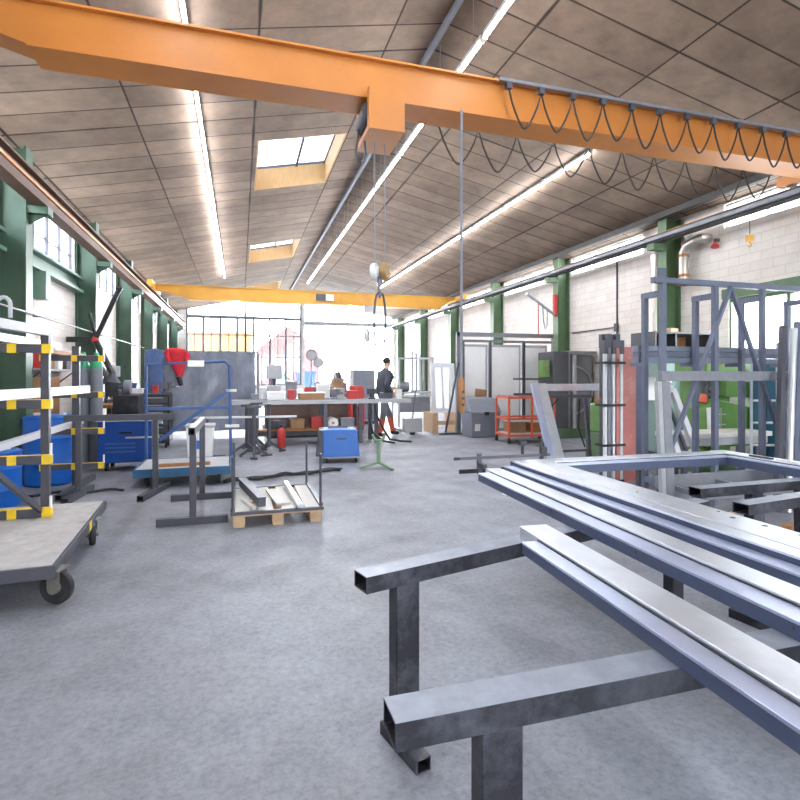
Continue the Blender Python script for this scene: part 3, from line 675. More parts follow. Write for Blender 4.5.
def banded_arm(t, xa, xb, y, z, bands, pins):
    a = P('arm', MB().box(xa, y-.03, z-.035, xb, y+.03, z+.035), M['dgrey'], t, bevel=.003)
    mb = MB()
    for x in bands: mb.box(x-.032, y-.032, z-.037, x+.032, y+.032, z+.037)
    mb.box(xa+.02, y-.024, z+.0345, xb-.02, y+.024, z+.0375)
    P('yellow_marking', mb, M['stripe'], a, 'yellow warning bands')
    mb = MB()
    for x in pins: mb.tube((x, y, z+.03), (x, y, z+.13), .011, n=10)
    P('end_pin', mb, M['offwhite'], a, 'pale upright end pin')
LV = (.30, .73, 1.18, 1.63)
t = T('cantilever_rack', 'grey cantilever rack with yellow-banded arms standing on the platform cart', 'rack', (-1.55, 4.6, .263), world=True)
PA, PB = (-1.535, 5.05), (-1.66, 3.80)
for (x, y) in (PA, PB):
    P('post', MB().box(x-.03, y-.03, .264, x+.03, y+.03, 1.74), M['dgrey'], t, bevel=.003)
    for z in LV: banded_arm(t, x-.62, x+.06, y-.062, z, [x+.03, x-.21, x-.45], [x+.055])
P('top_beam', MB().bar((-1.535, 5.12, 1.775), (-1.70, 3.45, 1.775), .06, .07), M['lgrey'], t, bevel=.003)
P('brace', MB().bar((-1.545, 4.98, .31), (-1.65, 3.9, 1.0), .03, .04), M['dgrey'], t)
P('lifting_eye', MB().path([(-1.6, 4.30, 1.81), (-1.6, 4.30, 1.9)] + [(-1.6+.04-.04*math.cos(a), 4.30, 1.9+.05*math.sin(a)) for a in [i*PI/8 for i in range(1, 9)]] + [(-1.52, 4.30, 1.81)], .014), M['lgrey'], t)
WL = 'white profiles on the rack arms'
def rackbar(p, q, w, h, lab, m='white'):
    t = O('rack_profile', MB().hollow(p, q, w, h, .004), M[m], lab, 'profile', WL, bevel=.0015); return t
rackbar((-1.80, 3.35, 1.67+.033), (-1.72, 5.95, 1.67+.033), .07, .06, 'white profile lying on the highest arms of the rack on the cart')
rackbar((-1.80, 3.35, 1.22+.042), (-1.655, 6.75, 1.22+.042), .08, .08, 'thick white profile on the second highest arms, reaching past the gas cylinders')
rackbar((-1.92, 3.45, .77+.032), (-2.06, 8.1, .77+.032), .08, .058, 'long white profile on the lower middle arms, in front of the blue drum')
rackbar((-2.14, 3.4, .34+.03), (-2.06, 5.3, .34+.03), .07, .055, 'grey-white profile on the lowest arms just above the cart deck', 'alu')

t = T('cantilever_rack', 'grey cantilever rack with yellow-banded arms on a floor foot, behind the cart', 'rack', (-1.95, 7.5, 0), world=True)
P('post', MB().box(-1.99, 7.47, .071, -1.91, 7.53, 1.78), M['dgrey'], t, bevel=.003)
P('foot', MB().hollow((-1.96, 6.85, .035), (-1.93, 8.2, .035), .07, .07, .005), M['dgrey'], t)
for z in LV: banded_arm(t, -2.33, -1.62, 7.437, z, [-2.29, -1.95, -1.655], [-1.63])
for k, (x, z, c, lab) in enumerate(((-2.22, 1.67, 'redw', 'red flat bar lying on the topmost arm of the floor rack'), (-2.12, 1.67, 'brown', 'brown timber batten on the topmost arm of the floor rack'),
        (-2.16, 1.22, 'redw', 'pinkish flat bar on the second arm of the floor rack'))):
    O('flat_bar', MB().bar((x, 6.75, z+.024), (x+.02, 8.3, z+.024), .07, .045), M[c], lab, 'bar', 'short bars on the floor rack')

# ================================================================== LEFT: TRESTLES, TROLLEY, PALLET
def tee_leg(t, x, y, h, foot, along, m='dgrey'):
    lg = P('leg', MB().box(x-.03, y-.03, .071, x+.03, y+.03, h), M[m], t, bevel=.003)
    d = Vector((math.cos(along), math.sin(along), 0))*foot
    c = Vector((x, y, .035)); P('foot', MB().hollow(c - d, c + d, .07, .07, .005), M[m], t)
t = T('steel_trestle', 'tall grey two-post trestle with bright end, behind the pallet', 'trestle', (-.43, 5.95, 0), world=True, group='grey T-foot trestles')
tee_leg(t, -.43, 5.43, .86, .32, 0); tee_leg(t, -.415, 6.5, .86, .33, 0)
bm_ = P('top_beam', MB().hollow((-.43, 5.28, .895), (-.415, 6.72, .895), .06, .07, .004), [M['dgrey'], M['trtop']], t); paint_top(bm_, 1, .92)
t = T('steel_trestle', 'dark grey trestle with long crossbar in front of the blue machine', 'trestle', (-1.3, 7.1, 0), world=True, group='grey T-foot trestles')
tee_leg(t, -.975, 6.98, .885, .44, math.radians(77)); tee_leg(t, -1.80, 7.02, .885, .40, math.radians(85))
P('top_beam', MB().hollow((-1.95, 7.03, .92), (-.76, 6.975, .92), .06, .07, .004), M['dgrey'], t)

t = T('platform_trolley', 'teal-blue platform trolley with a tall blue tube frame at its back', 'trolley', (-.72, 7.95, 0), world=True)
x0, x1, y0, y1 = -1.25, -.15, 7.3, 8.2
P('platform', MB().box(x0, y0, .20, x1, y1, .24), M['lgrey'], t, 'pale worn platform', bevel=.003)
P('rim', MB().box(x0-.01, y0-.02, .14, x1+.01, y0-.001, .245).box(x0-.01, y1+.001, .14, x1+.01, y1+.02, .245).box(x0-.03, y0-.02, .14, x0-.011, y1+.02, .245).box(x1+.011, y0-.02, .14, x1+.03, y1+.02, .245), M['tblue'], t, bevel=.004)
fr = P('handle_frame', MB().path([(x0-.02, y1+.045, .19), (x0-.02, y1+.045, 1.58), (x1-.06, y1+.045, 1.63), (x1+.0, y1+.045, 1.56), (x1+.02, y1+.045, .19)], .022, 10)
       .bar((x0-.02, y1+.045, .95), (x1+.02, y1+.045, .95), .03, .04), M['fblue'], t)
P('brace', MB().bar((x1, y1+.045, 1.2), (x0+.15, y1+.045, .5), .05, .05), M['fblue'], fr)
P('label_plate', MB().box(-.72, y1+.0, 1.55, -.5, y1+.02, 1.64), M['offwhite'], fr, 'white plate')
P('bracket', MB().box(x1-.05, y1+.02, 1.18, x1+.1, y1+.07, 1.22), M['offwhite'], fr, 'white bracket'); P('bracket', MB().box(x1-.06, y1+.02, .66, x1+.14, y1+.07, .70), M['offwhite'], fr, 'white bracket')
for x in (x0+.12, x1-.12):
    for y in (y0+.12, y1-.12):
        c = P('castor', MB().cbox((x, y, .134), (.1, .08, .012)).cbox((x-.028, y+.01, .105), (.005, .06, .07)).cbox((x+.028, y+.01, .105), (.005, .06, .07)), M['castor'], t)
        P('wheel', MB().lathe([(.0, -.02), (.05, -.02), (.06, -.014), (.076, -.02), (.084, -.01), (.084, .01), (.076, .02), (.06, .014), (.05, .02), (0, .02)], (x, y+.015, .0845), (1, 0, 0), n=20), M['rubber'], c)
O('timber_batten', MB().bar((-1.0, 7.45, .2605), (-.38, 7.5, .2605), .06, .04), M['brown'], 'brown timber batten lying on the blue trolley platform', 'timber')

# pallet with four stakes and offcuts
t = T('pallet', 'wooden pallet with four upright steel stakes holding offcuts', 'pallet', (.345, 5.72, 0), world=True)
px0, px1, py0, py1 = -.065, .755, 5.17, 6.27
for x in (px0+.055, (px0+px1)/2, px1-.055):
    for y in (py0+.07, (py0+py1)/2, py1-.07): P('block', MB().box(x-.055, y-.07, .022, x+.055, y+.07, .1), M['wood'], t, bevel=.004)
    P('runner', MB().box(x-.05, py0, 0, x+.05, py1, .0215), M['wood'], t)
for y in (py0+.05, (py0+py1)/2, py1-.05): P('stringer', MB().box(px0, y-.05, .1005, px1, y+.05, .122), M['wood'], t)
for k in range(4):
    x = px0 + .085 + k*(px1-px0-.17)/3
    P('deck_board', MB().box(x-.068, py0, .1225, x+.068, py1, .144), M['pwood'], t, 'pale deck board', bevel=.002)
st = P('stake_frame', MB().box(px0-.02, py0-.03, .12, px1+.02, py0-.002, .15).box(px0-.02, py1+.002, .12, px1+.02, py1+.03, .15).box(px0-.02, py0+.03, .146, px0+.02, py1-.03, .172).box(px1-.02, py0+.03, .146, px1+.02, py1-.03, .172), M['dgrey'], t)
for x, y in ((px0+.0, py0-.016), (px1-.01, py0-.016), (px0+.0, py1+.016), (px1-.01, py1+.016)): P('stake', MB().tube((x, y, .15), (x, y, .66), .013, n=10), M['dgrey'], t)
PG = 'offcuts on the pallet'
t = T('steel_channel', 'dark grey steel channel lying slanted on the pallet', 'channel', (.2, 5.8, .145), world=True, group=PG)
P('channel', MB().sweep([(-.034, 0), (.034, 0), (.034, .08), (-.034, .08)], (.20, 5.19, .175), (.02, 6.28, .175)).sweep([(-.042, .0805), (.042, .0805), (.042, .09), (-.042, .09)], (.20, 5.19, .175), (.02, 6.28, .175)), M['dgrey'], t)
O('white_tube', MB().bar((.545, 5.08, .185), (.50, 6.25, .185), .06, .045), M['pvc'], 'white plastic tube lying along the pallet, overhanging its front', 'tube', PG, bevel=.012)
O('white_board', MB().cbox((.375, 5.68, .155), (.14, .7, .02), .1), M['pwood'], 'white board lying between the channel and the tube', 'board', PG)
O('white_board', MB().cbox((.075, 5.42, .1605), (.04, .42, .03), .25), M['pwood'], 'narrow white strip lying beside the slanted steel channel', 'board', PG)

# blue drums, gas cylinders, blue machine
def drum(loc, r, h, lab, taps=False):
    t = T('plastic_drum', lab, 'drum', loc, group='blue drums by the wall')
    P('body', MB().lathe([(r*.88, 0), (r*.97, .02), (r, .06), (r, h*.3), (r*1.025, h*.32), (r, h*.34), (r, h*.66), (r*1.025, h*.68), (r, h*.7), (r, h-.08), (r*.95, h-.02), (r*.86, h)], (0, 0, 0), n=36), M['blue'], t)
    P('rim', MB().ring((0, 0, h-.03), r*.97, .016, n=36), M['blue'], t)
    P('bung', MB().tube((r*.5, 0, h-.001), (r*.5, 0, h+.03), .04, n=16).tube((-r*.5, 0, h-.001), (-r*.5, 0, h+.03), .04, n=16), M['offwhite'], t, 'white bung')
drum((-2.40, 8.05, 0), .30, .90, 'tall blue plastic drum standing behind the rack post')
drum((-2.56, 6.75, 0), .27, .62, 'short blue drum with bungs, left behind the cart')
for x, y, lab in ((-2.43, 9.72, 'grey gas cylinder with green shoulder standing nearer the wall'), (-2.235, 9.70, 'grey gas cylinder with green shoulder, beside the blue machine')):
    t = T('gas_cylinder', lab, 'gas cylinder', (x, y, 0), group='gas cylinders')
    P('body', MB().lathe([(.085, 0), (.094, .03), (.094, 1.54)], (0, 0, 0), n=24), M['gas'], t)
    P('shoulder', MB().lathe([(.094, 1.5405), (.092, 1.60), (.07, 1.66), (.04, 1.69)], (0, 0, 0), n=24), M['gasg'], t, 'green rounded shoulder')
    P('cap', MB().lathe([(.038, 1.6905), (.04, 1.72), (.04, 1.78), (.025, 1.8)], (0, 0, 0), n=18), M['gasg'], t)
t = T('extraction_unit', 'dark blue box-shaped machine on castors with a louvred front', 'machine', (-1.63, 9.0, 0), world=True)
P('body', MB().box(-2.0, 8.75, .13, -1.27, 9.35, .74), M['mblue'], t, bevel=.01)
P('top_rim', MB().box(-2.02, 8.73, .741, -1.25, 9.37, .77), M['lgrey'], t, 'pale lid', bevel=.004)
P('handle', MB().box(-1.72, 8.735, .56, -1.54, 8.749, .59), M['black'], t)
P('louvre', MB().box(-1.9, 8.738, .28, -1.5, 8.749, .30).box(-1.9, 8.738, .34, -1.5, 8.749, .36).box(-1.9, 8.738, .40, -1.5, 8.749, .42), M['fblue'], t)
for x in (-1.9, -1.37):
    for y in (8.85, 9.25): P('castor', MB().tube((x-.02, y, .062), (x+.02, y, .062), .0615, n=18).box(x-.03, y-.03, .1, x+.03, y+.03, .129), M['rubber'], t)
t = T('tool_rail', 'thin green pipe clamp standing against the dark blue machine', 'clamp', (-1.2, 8.72, 0), world=True)
P('pole', MB().tube((-1.19, 8.72, 0), (-1.19, 8.72, .72), .016, n=10), M['sgreen'], t)
P('jaw', MB().box(-1.62, 8.69, .49, -1.16, 8.71, .515).box(-1.26, 8.69, .70, -1.12, 8.75, .73), M['alu'], t, 'bright bar jaw')
O('floor_hose', MB().path([(-2.75 + .06*i, 7.25 + .09*math.sin(i*.7), .016) for i in range(24)], .015, 8), M['hose'], 'black hose lying on the floor behind the rack foot', 'hose')

# welding hose snaking to the blue welder
pts = [(-.2 + .09*i, 7.35 + .03*i*.9 + .05*math.sin(i*.9) + .02*math.sin(i*2.3), .03) for i in range(19)]
O('welding_cable', MB().path(pts, .022, 8).path([(x+.02, y+.05*math.sin(i*1.7), z+.02) for i, (x, y, z) in enumerate(pts)], .014, 8), M['hose'], 'dark welding cable snaking across the floor to the blue welder', 'cable')

t = T('welding_machine', 'bright blue welding machine on small castors in mid floor', 'welder', (1.62, 8.85, 0), rz=math.radians(-8))
P('body', MB().add([(-.30,-.26,.10),(.30,-.26,.10),(.30,.26,.10),(-.30,.26,.10),(-.30,-.26,.54),(.25,-.26,.54),(.25,.26,.54),(-.30,.26,.54)], [(0,3,2,1),(4,5,6,7),(0,1,5,4),(1,2,6,5),(2,3,7,6),(3,0,4,7)]), M['wblue'], t, bevel=.01)
P('front_panel', MB().add([(-.42,-.255,.11),(-.305,-.255,.11),(-.305,.255,.11),(-.42,.255,.11),(-.36,-.255,.535),(-.305,-.255,.535),(-.305,.255,.535),(-.36,.255,.535)], [(0,3,2,1),(4,5,6,7),(0,1,5,4),(1,2,6,5),(2,3,7,6),(3,0,4,7)]), M['dgrey'], t, 'dark front panel', bevel=.004)
P('base', MB().box(-.32, -.24, .075, .32, .24, .099), M['lgrey'], t)
P('name_plate', MB().box(-.08, -.268, .38, .08, -.261, .405), M['dgrey'], t)
P('handle', MB().path([(-.2, 0, .54), (-.2, 0, .565), (.1, 0, .565), (.1, 0, .54)], .014), M['dgrey'], t)
for x in (-.24, .24):
    for y in (-.19, .19): P('castor', MB().tube((x-.015, y, .038), (x+.015, y, .038), .0375, n=16).box(x-.018, y-.018, .06, x+.018, y+.018, .0745), M['rubber'], t)

t = T('pipe_stand', 'low pale green pipe stand with splayed feet beside the welder', 'stand', (2.03, 7.9, 0))
P('post', MB().tube((0, 0, .08), (0, 0, .44), .03, n=14), M['sgreen'], t)
for k in range(3):
    a = PI + k*2*PI/3; P('foot', MB().bar((0, 0, .10), (.30*math.cos(a), .30*math.sin(a), .018), .045, .035), M['sgreen'], t)
P('head', MB().path([(-.1, 0, .52), (-.07, 0, .45), (0, 0, .42), (.07, 0, .45), (.1, 0, .52)], .02), M['sgreen'], t)

def floor_stand(loc, rz, lab, h=.86):
    t = T('roller_stand', lab, 'stand', loc, rz, 'dark roller stands by the long table')
    P('post', MB().tube((0, 0, .1), (0, 0, h), .035, n=14), M['dgrey'], t)
    for k in range(3):
        a = .3 + k*2*PI/3; P('foot', MB().bar((0, 0, .2), (.27*math.cos(a), .27*math.sin(a), .02), .035, .04).bar((.2*math.cos(a)-.05, .2*math.sin(a), .02), (.3*math.cos(a)+.05, .3*math.sin(a), .02), .04, .035), M['dgrey'], t)
    P('head', MB().box(-.12, -.04, h, .12, .04, h+.04), M['dgrey'], t)
floor_stand((.23, 9.6, 0), .2, 'dark roller stand with spread feet, nearest of the cluster')
floor_stand((.12, 10.15, 0), .9, 'dark roller stand with spread feet, behind the nearest one')
floor_stand((.52, 10.3, 0), 1.5, 'dark roller stand with spread feet, closest to the long table legs')

floor_stand((.30, 10.75, 0), .5, 'dark roller stand with spread feet, touching the table side of the cluster')
O('hanging_hose', MB().path([(2.62, 10.93, .84), (2.6, 10.9, .5), (2.68, 10.88, .22), (2.9, 10.86, .05), (3.1, 10.7, .025)], .022, 8), M['hose'], 'black hose hanging from the table edge down to the floor, left one', 'hose', 'hoses hanging from the long table')
O('hanging_hose', MB().path([(2.72, 10.94, .84), (2.76, 10.9, .6), (2.9, 10.88, .3), (3.05, 10.92, .08), (3.3, 10.98, .025), (3.5, 10.8, .025)], .022, 8), M['hose'], 'black hose hanging from the table edge down to the floor, right one', 'hose', 'hoses hanging from the long table')
# ================================================================== MIDDLE: LONG TABLE, TARP, CLUTTER
t = T('steel_table', 'long grey steel welding table with bright front edge in mid hall', 'table', (1.7, 11.3, 0), world=True)
P('table_top', MB().box(-.2, 11.02, .88, 3.55, 11.75, .925), M['tabletop'], t, bevel=.004)
P('front_edge', MB().box(-.2, 10.985, .845, 3.55, 11.019, .928), M['lgrey'], t, 'bright front edge rail')
for x in (.2, 1.7, 2.45, 2.8):
    for y in (11.1, 11.66): P('leg', MB().box(x-.04, y-.04, 0, x+.04, y+.04, .879), M['dgrey'], t)
P('lower_shelf', MB().box(.3, 11.15, .28, 2.5, 11.62, .32), M['brown'], t, 'brown lower shelf')
P('stretcher', MB().box(.3, 11.07, .20, 2.5, 11.10, .26).box(.3, 11.68, .2, 2.5, 11.7, .26), M['dgrey'], t)
O('white_lath', MB().bar((-.82, 9.9, .69), (.98, 9.75, .69), .05, .035), M['pvc'], 'thin white strip lying across the dark roller stands', 'strip')
for x, rz in ((-.5, 0), ):
    t = T('low_stand', 'low dark stand under the left end of the thin white strip', 'stand', (-.55, 9.88, 0))
    P('post', MB().tube((0, 0, .03), (0, 0, .665), .025, n=12), M['dgrey'], t); P('foot', MB().box(-.3, -.03, 0, .3, .03, .03).box(-.03, -.25, .0005, .03, .25, .0295), M['dgrey'], t)
TG = 'parts and tools on the long table'
def crate(loc, d, m, lab, cat='box', name='storage_box', grp=None, lid=None, rz=0):
    t = T(name, lab, cat, loc, rz, grp); w, l, h = d
    P('body', MB().add([(-w/2*.94,-l/2*.94,0),(w/2*.94,-l/2*.94,0),(w/2*.94,l/2*.94,0),(-w/2*.94,l/2*.94,0),(-w/2,-l/2,h*.88),(w/2,-l/2,h*.88),(w/2,l/2,h*.88),(-w/2,l/2,h*.88)], [(0,3,2,1),(4,5,6,7),(0,1,5,4),(1,2,6,5),(2,3,7,6),(3,0,4,7)]), M[m], t, bevel=.006)
    P('lid', MB().box(-w/2-.01, -l/2-.01, h*.8805, w/2+.01, l/2+.01, h), M[lid or m], t, bevel=.004)
    return t
crate((.72, 11.38, .926), (.36, .3, .17), 'offwhite', 'white box on the left end of the long table', grp=TG)
crate((1.45, 11.42, .926), (.55, .3, .15), 'card', 'brown carton on the long table beside the white box', grp=TG, lid='offwhite')
crate((2.35, 11.45, .926), (.22, .2, .18), 'redp', 'red tool case on the long table', 'case', 'tool_case', TG)
def vise(loc, lab, m):
    t = T('bench_vise', lab, 'vise', loc, .3, TG)
    P('base', MB().lathe([(.09, 0), (.09, .02), (.05, .04), (.05, .1)], (0, 0, 0), n=16), M[m], t)
    P('jaw', MB().box(-.09, -.06, .1, .02, .06, .22).box(.04, -.06, .1, .10, .06, .22).box(-.03, -.03, .105, .18, .03, .15), M[m], t)
    P('spindle', MB().tube((.1, 0, .13), (.25, 0, .13), .012).tube((.24, -.09, .13), (.24, .09, .13), .008), M['alu'], t)
vise((2.75, 11.3, .926), 'dark bench vise near the right end of the long table', 'dgrey')
vise((1.93, 11.25, .926), 'grey bench vise in the middle of the long table', 'mgrey')
t = T('red_canister', 'red canister standing on the floor under the long table', 'canister', (.78, 10.72, 0))
P('body', MB().lathe([(.07, 0), (.08, .02), (.08, .32), (.05, .38), (.025, .4)], (0, 0, 0), n=18), M['redp'], t); P('neck', MB().tube((0, 0, .4), (0, 0, .46), .022).tube((0, 0, .44), (.1, 0, .40), .01), M['black'], t)
t = T('cloth_roll', 'white roll lying on the brown shelf under the long table', 'roll', (1.88, 11.3, .321))
P('roll', MB().tube((0, -.14, .111), (0, .2, .111), .11, n=24), M['offwhite'], t); P('core', MB().tube((0, -.145, .111), (0, .205, .111), .03, n=16), M['card'], t)
SG = 'goods on the shelf under the long table'
for x, w, h, m, lab in ((.75, .3, .16, 'dgrey', 'dark grey box at the left of the under-table shelf'), (1.15, .28, .2, 'card', 'brown carton in the middle of the under-table shelf'),
                        (1.55, .24, .24, 'redp', 'red box beside the white roll under the table'), (2.2, .3, .2, 'mgrey', 'grey box at the right of the under-table shelf')):
    crate((x, 11.38, .321), (w, .3, h), m, lab, grp=SG)

# grey welding tarp on its frame
t = T('welding_screen', 'large grey welding tarp hung on a steel frame', 'screen', (-.85, 13.4, 0), world=True)
mb = MB(); nx, nz = 44, 10; x0, x1 = -2.04, .36
for s, yy in ((0, 0), (1, .008)):
    for i in range(nx+1):
        for k in range(nz+1):
            u = i/nx; v = k/nz; x = x0 + (x1-x0)*u
            y = 13.38 + yy + .03*math.sin(u*19 + v*1.5)*(1-.6*v) + .06*math.sin(u*6.5 + v*4 + 1)*(1-v) + .035*math.sin((u*1.6-v)*11) + .05*max(0, 1-abs((u*1.5-.5)-v)*6)
            mb.v.append(Vector((x, y, .13 + (1.86 - .02*math.sin(u*PI*5))*v)))
W = nz+1; S = (nx+1)*W
for i in range(nx):
    for k in range(nz):
        a = i*W+k; mb.f.append([a, a+W, a+W+1, a+1]); mb.mi.append(0); mb.f.append([S+a+1, S+a+W+1, S+a+W, S+a]); mb.mi.append(0)
for i in range(nx):
    for k in (0, nz): a = i*W+k; mb.f.append([a, a+W, S+a+W, S+a]); mb.mi.append(0)
for k in range(nz):
    for i in (0, nx): a = i*W+k; mb.f.append([a, a+1, S+a+1, S+a]); mb.mi.append(0)
P('tarp', mb, M['tarp'], t, 'creased grey tarp')
P('frame', MB().bar((-2.10, 13.5, 2.0), (.42, 13.5, 2.0), .05, .05).bar((-2.10, 13.5, 0), (-2.10, 13.5, 1.97), .05, .05, (0,1,0)).bar((.42, 13.5, 0), (.42, 13.5, 1.97), .05, .05, (0,1,0)).bar((-2.07, 13.52, 1.15), (.39, 13.52, 1.15), .04, .05), M['mgrey'], t)
for x in (-2.10, .42): P('foot', MB().box(x-.03, 13.1, 0, x+.03, 13.9, .04), M['mgrey'], t)
# red jacket hung over the corner
t = T('work_jacket', 'red work jacket hung over the top corner of the grey tarp', 'jacket', (-1.45, 13.28, 1.4), world=True)
mb = MB(); n = 12; rows_ = [(2.07, .10, .05), (2.04, .21, .08), (1.95, .24, .1), (1.82, .2, .09), (1.65, .14, .08), (1.5, .09, .06), (1.42, .07, .05)]
for z, rx, ry in rows_:
    for j in range(n):
        a = 2*PI*j/n; rr = 1 + .12*math.sin(3*a + z*9); mb.v.append(Vector((-1.42 + (2.06-z)*.12 + rx*rr*math.cos(a), 13.27 + ry*rr*math.sin(a), z)))
for i in range(len(rows_)-1):
    for j in range(n): mb.f.append([i*n+j, i*n+(j+1) % n, (i+1)*n+(j+1) % n, (i+1)*n+j]); mb.mi.append(0)
mb.f += [list(range(n))[::-1], list(range((len(rows_)-1)*n, len(rows_)*n))]; mb.mi += [0, 0]
P('body', mb, M['redc'], t); P('sleeve', MB().path([(-1.58, 13.25, 1.98), (-1.60, 13.22, 1.86), (-1.54, 13.2, 1.74)], .05, 10), M['redc'], t); P('sleeve', MB().path([(-1.20, 13.25, 1.98), (-1.16, 13.22, 1.86), (-1.2, 13.2, 1.74)], .05, 10), M['redc'], t)
P('cuff', MB().tube((-1.3, 13.25, 1.2), (-1.36, 13.25, 1.41), .045, .06), M['black'], t, 'black lower lining')

t = T('work_overall', 'blue work overall hanging from the tarp frame beside the red jacket', 'overall', (-1.85, 13.25, .9), world=True)
mb = MB(); n = 12; rows_ = [(2.03, .08, .04), (1.98, .17, .07), (1.8, .2, .09), (1.5, .2, .1), (1.2, .22, .1), (1.0, .23, .09)]
for z, rx, ry in rows_:
    for j in range(n):
        a = 2*PI*j/n; rr = 1 + .14*math.sin(4*a + z*7); mb.v.append(Vector((-1.86 + rx*rr*math.cos(a), 13.16 + ry*rr*math.sin(a), z)))
for i in range(len(rows_)-1):
    for j in range(n): mb.f.append([i*n+j, i*n+(j+1) % n, (i+1)*n+(j+1) % n, (i+1)*n+j]); mb.mi.append(0)
mb.f += [list(range(n))[::-1], list(range((len(rows_)-1)*n, len(rows_)*n))]; mb.mi += [0, 0]
P('body', mb, M['overall'], t); P('hanger', MB().path([(-1.86, 13.16, 2.03), (-1.86, 13.25, 2.08), (-1.86, 13.48, 2.05)], .012), M['dgrey'], t)

# white waste container with blue label
t = T('plastic_container', 'white plastic container with a blue label, beside the blue trolley post', 'container', (-.62, 9.32, 0))
P('body', MB().add([(-.18,-.16,0),(.18,-.16,0),(.18,.16,0),(-.18,.16,0),(-.21,-.19,.58),(.21,-.19,.58),(.21,.19,.58),(-.21,.19,.58)], [(0,3,2,1),(4,5,6,7),(0,1,5,4),(1,2,6,5),(2,3,7,6),(3,0,4,7)]), M['offwhite'], t, bevel=.015)
P('lid', MB().box(-.225, -.205, .581, .225, .205, .63), M['lgrey'], t, bevel=.01)
P('label', MB().add([(-.10,-.176,.24),(.05,-.176,.24),(.05,-.183,.38),(-.10,-.183,.38),(-.10,-.17,.24),(.05,-.17,.24),(.05,-.175,.38),(-.10,-.175,.38)], [(0,1,2,3),(7,6,5,4),(0,4,5,1),(1,5,6,2),(2,6,7,3),(3,7,4,0)]), M['wblue'], t, 'blue label')

# tool chest with drawers
t = T('tool_chest', 'black tool chest with grey drawer fronts behind the trestles', 'tool chest', (-1.75, 11.6, 0))
P('body', MB().box(-.42, -.25, .1, .42, .25, 1.05), M['black'], t, bevel=.006)
for k in range(6):
    d_ = P('drawer', MB().box(-.38, -.268, .16+.145*k, .38, -.2505, .285+.145*k), M['dgrey'], t, bevel=.003)
    P('handle', MB().box(-.3, -.285, .26+.145*k, .3, -.2685, .275+.145*k), M['alu'], d_)
P('top_tray', MB().box(-.43, -.26, 1.051, .43, .26, 1.075), M['dgrey'], t)
for x in (-.35, .35):
    for y in (-.18, .18): P('castor', MB().tube((x-.015, y, .05), (x+.015, y, .05), .0495, n=14).box(x-.02, y-.02, .08, x+.02, y+.02, .0995), M['rubber'], t)
CG = 'small goods on the tool chest'
crate((-1.95, 11.6, 1.076), (.22, .2, .1), 'offwhite', 'white parts box on the black tool chest', grp=CG)
crate((-1.62, 11.62, 1.076), (.1, .1, .16), 'redp', 'red tin on the black tool chest', 'tin', 'tin', CG)
vise((-1.42, 11.55, 1.076), 'dark vise on the end of the black tool chest', 'dgrey')

# workbench along the windowed wall with machines
t = T('workbench', 'long workbench along the wall of high windows', 'workbench', (-2.6, 13, 0), world=True)
P('bench_top', MB().box(-2.72, 10.6, .84, -2.22, 15.2, .9), M['brown'], t, 'brown wooden top')
for y in (10.8, 12.9, 15.0):
    for x in (-2.66, -2.28): P('leg', MB().box(x-.035, y-.035, 0, x+.035, y+.035, .839), M['dgrey'], t)
P('shelf', MB().box(-2.625, 10.9, .3, -2.315, 14.9, .33), M['dgrey'], t)
BG = 'machines and tools on the wall workbench'
t = T('bench_drill', 'grey bench drill standing on the wall workbench', 'drill', (-2.45, 11.95, .901), .3, BG)
P('base', MB().box(-.15, -.2, 0, .15, .2, .05), M['mgrey'], t); P('column', MB().tube((0, .12, .05), (0, .12, .75), .035), M['alu'], t)
P('head', MB().box(-.11, -.2, .5, .11, .2, .72), M['lgrey'], t, bevel=.02); P('chuck', MB().tube((0, -.12, .36), (0, -.12, .499), .02, .03), M['dgrey'], t); P('table', MB().tube((0, -.08, .22), (0, -.08, .24), .12, n=20).tube((0, .12, .2), (0, -.08, .21), .03), M['dgrey'], t)
P('feed_handle', MB().tube((.11, -.05, .58), (.22, -.05, .72), .01).ball((.22, -.05, .72), .022), M['black'], t)
t = T('bench_grinder', 'dark bench grinder on the wall workbench beyond the drill', 'grinder', (-2.47, 12.4, .901), .2, BG)
P('motor', MB().tube((-.14, 0, .15), (.14, 0, .15), .09, n=18).box(-.08, -.1, 0, .08, .1, .07), M['dgrey'], t)
for x in (-.2, .2): P('wheel_guard', MB().tube((x-.035, 0, .16), (x+.035, 0, .16), .12, n=22), M['black'], t)
crate((-2.45, 12.85, .901), (.3, .34, .3), 'dgrey', 'black parts bin on the wall workbench', 'bin', 'parts_bin', BG)
crate((-2.45, 13.3, .901), (.3, .3, .22), 'offwhite', 'white parts bin on the wall workbench', 'bin', 'parts_bin', BG)
crate((-2.45, 13.75, .901), (.3, .3, .36), 'fblue', 'blue parts bin on the wall workbench', 'bin', 'parts_bin', BG)
t = T('monitor', 'dark screen on a stand on the wall workbench', 'monitor', (-2.47, 11.42, .901), .5, BG)
P('screen', MB().box(-.22, -.02, .12, .22, .02, .42), M['black'], t, bevel=.006); P('stand', MB().box(-.02, .0, .012, .02, .03, .2).box(-.1, -.07, 0, .1, .09, .012), M['dgrey'], t)
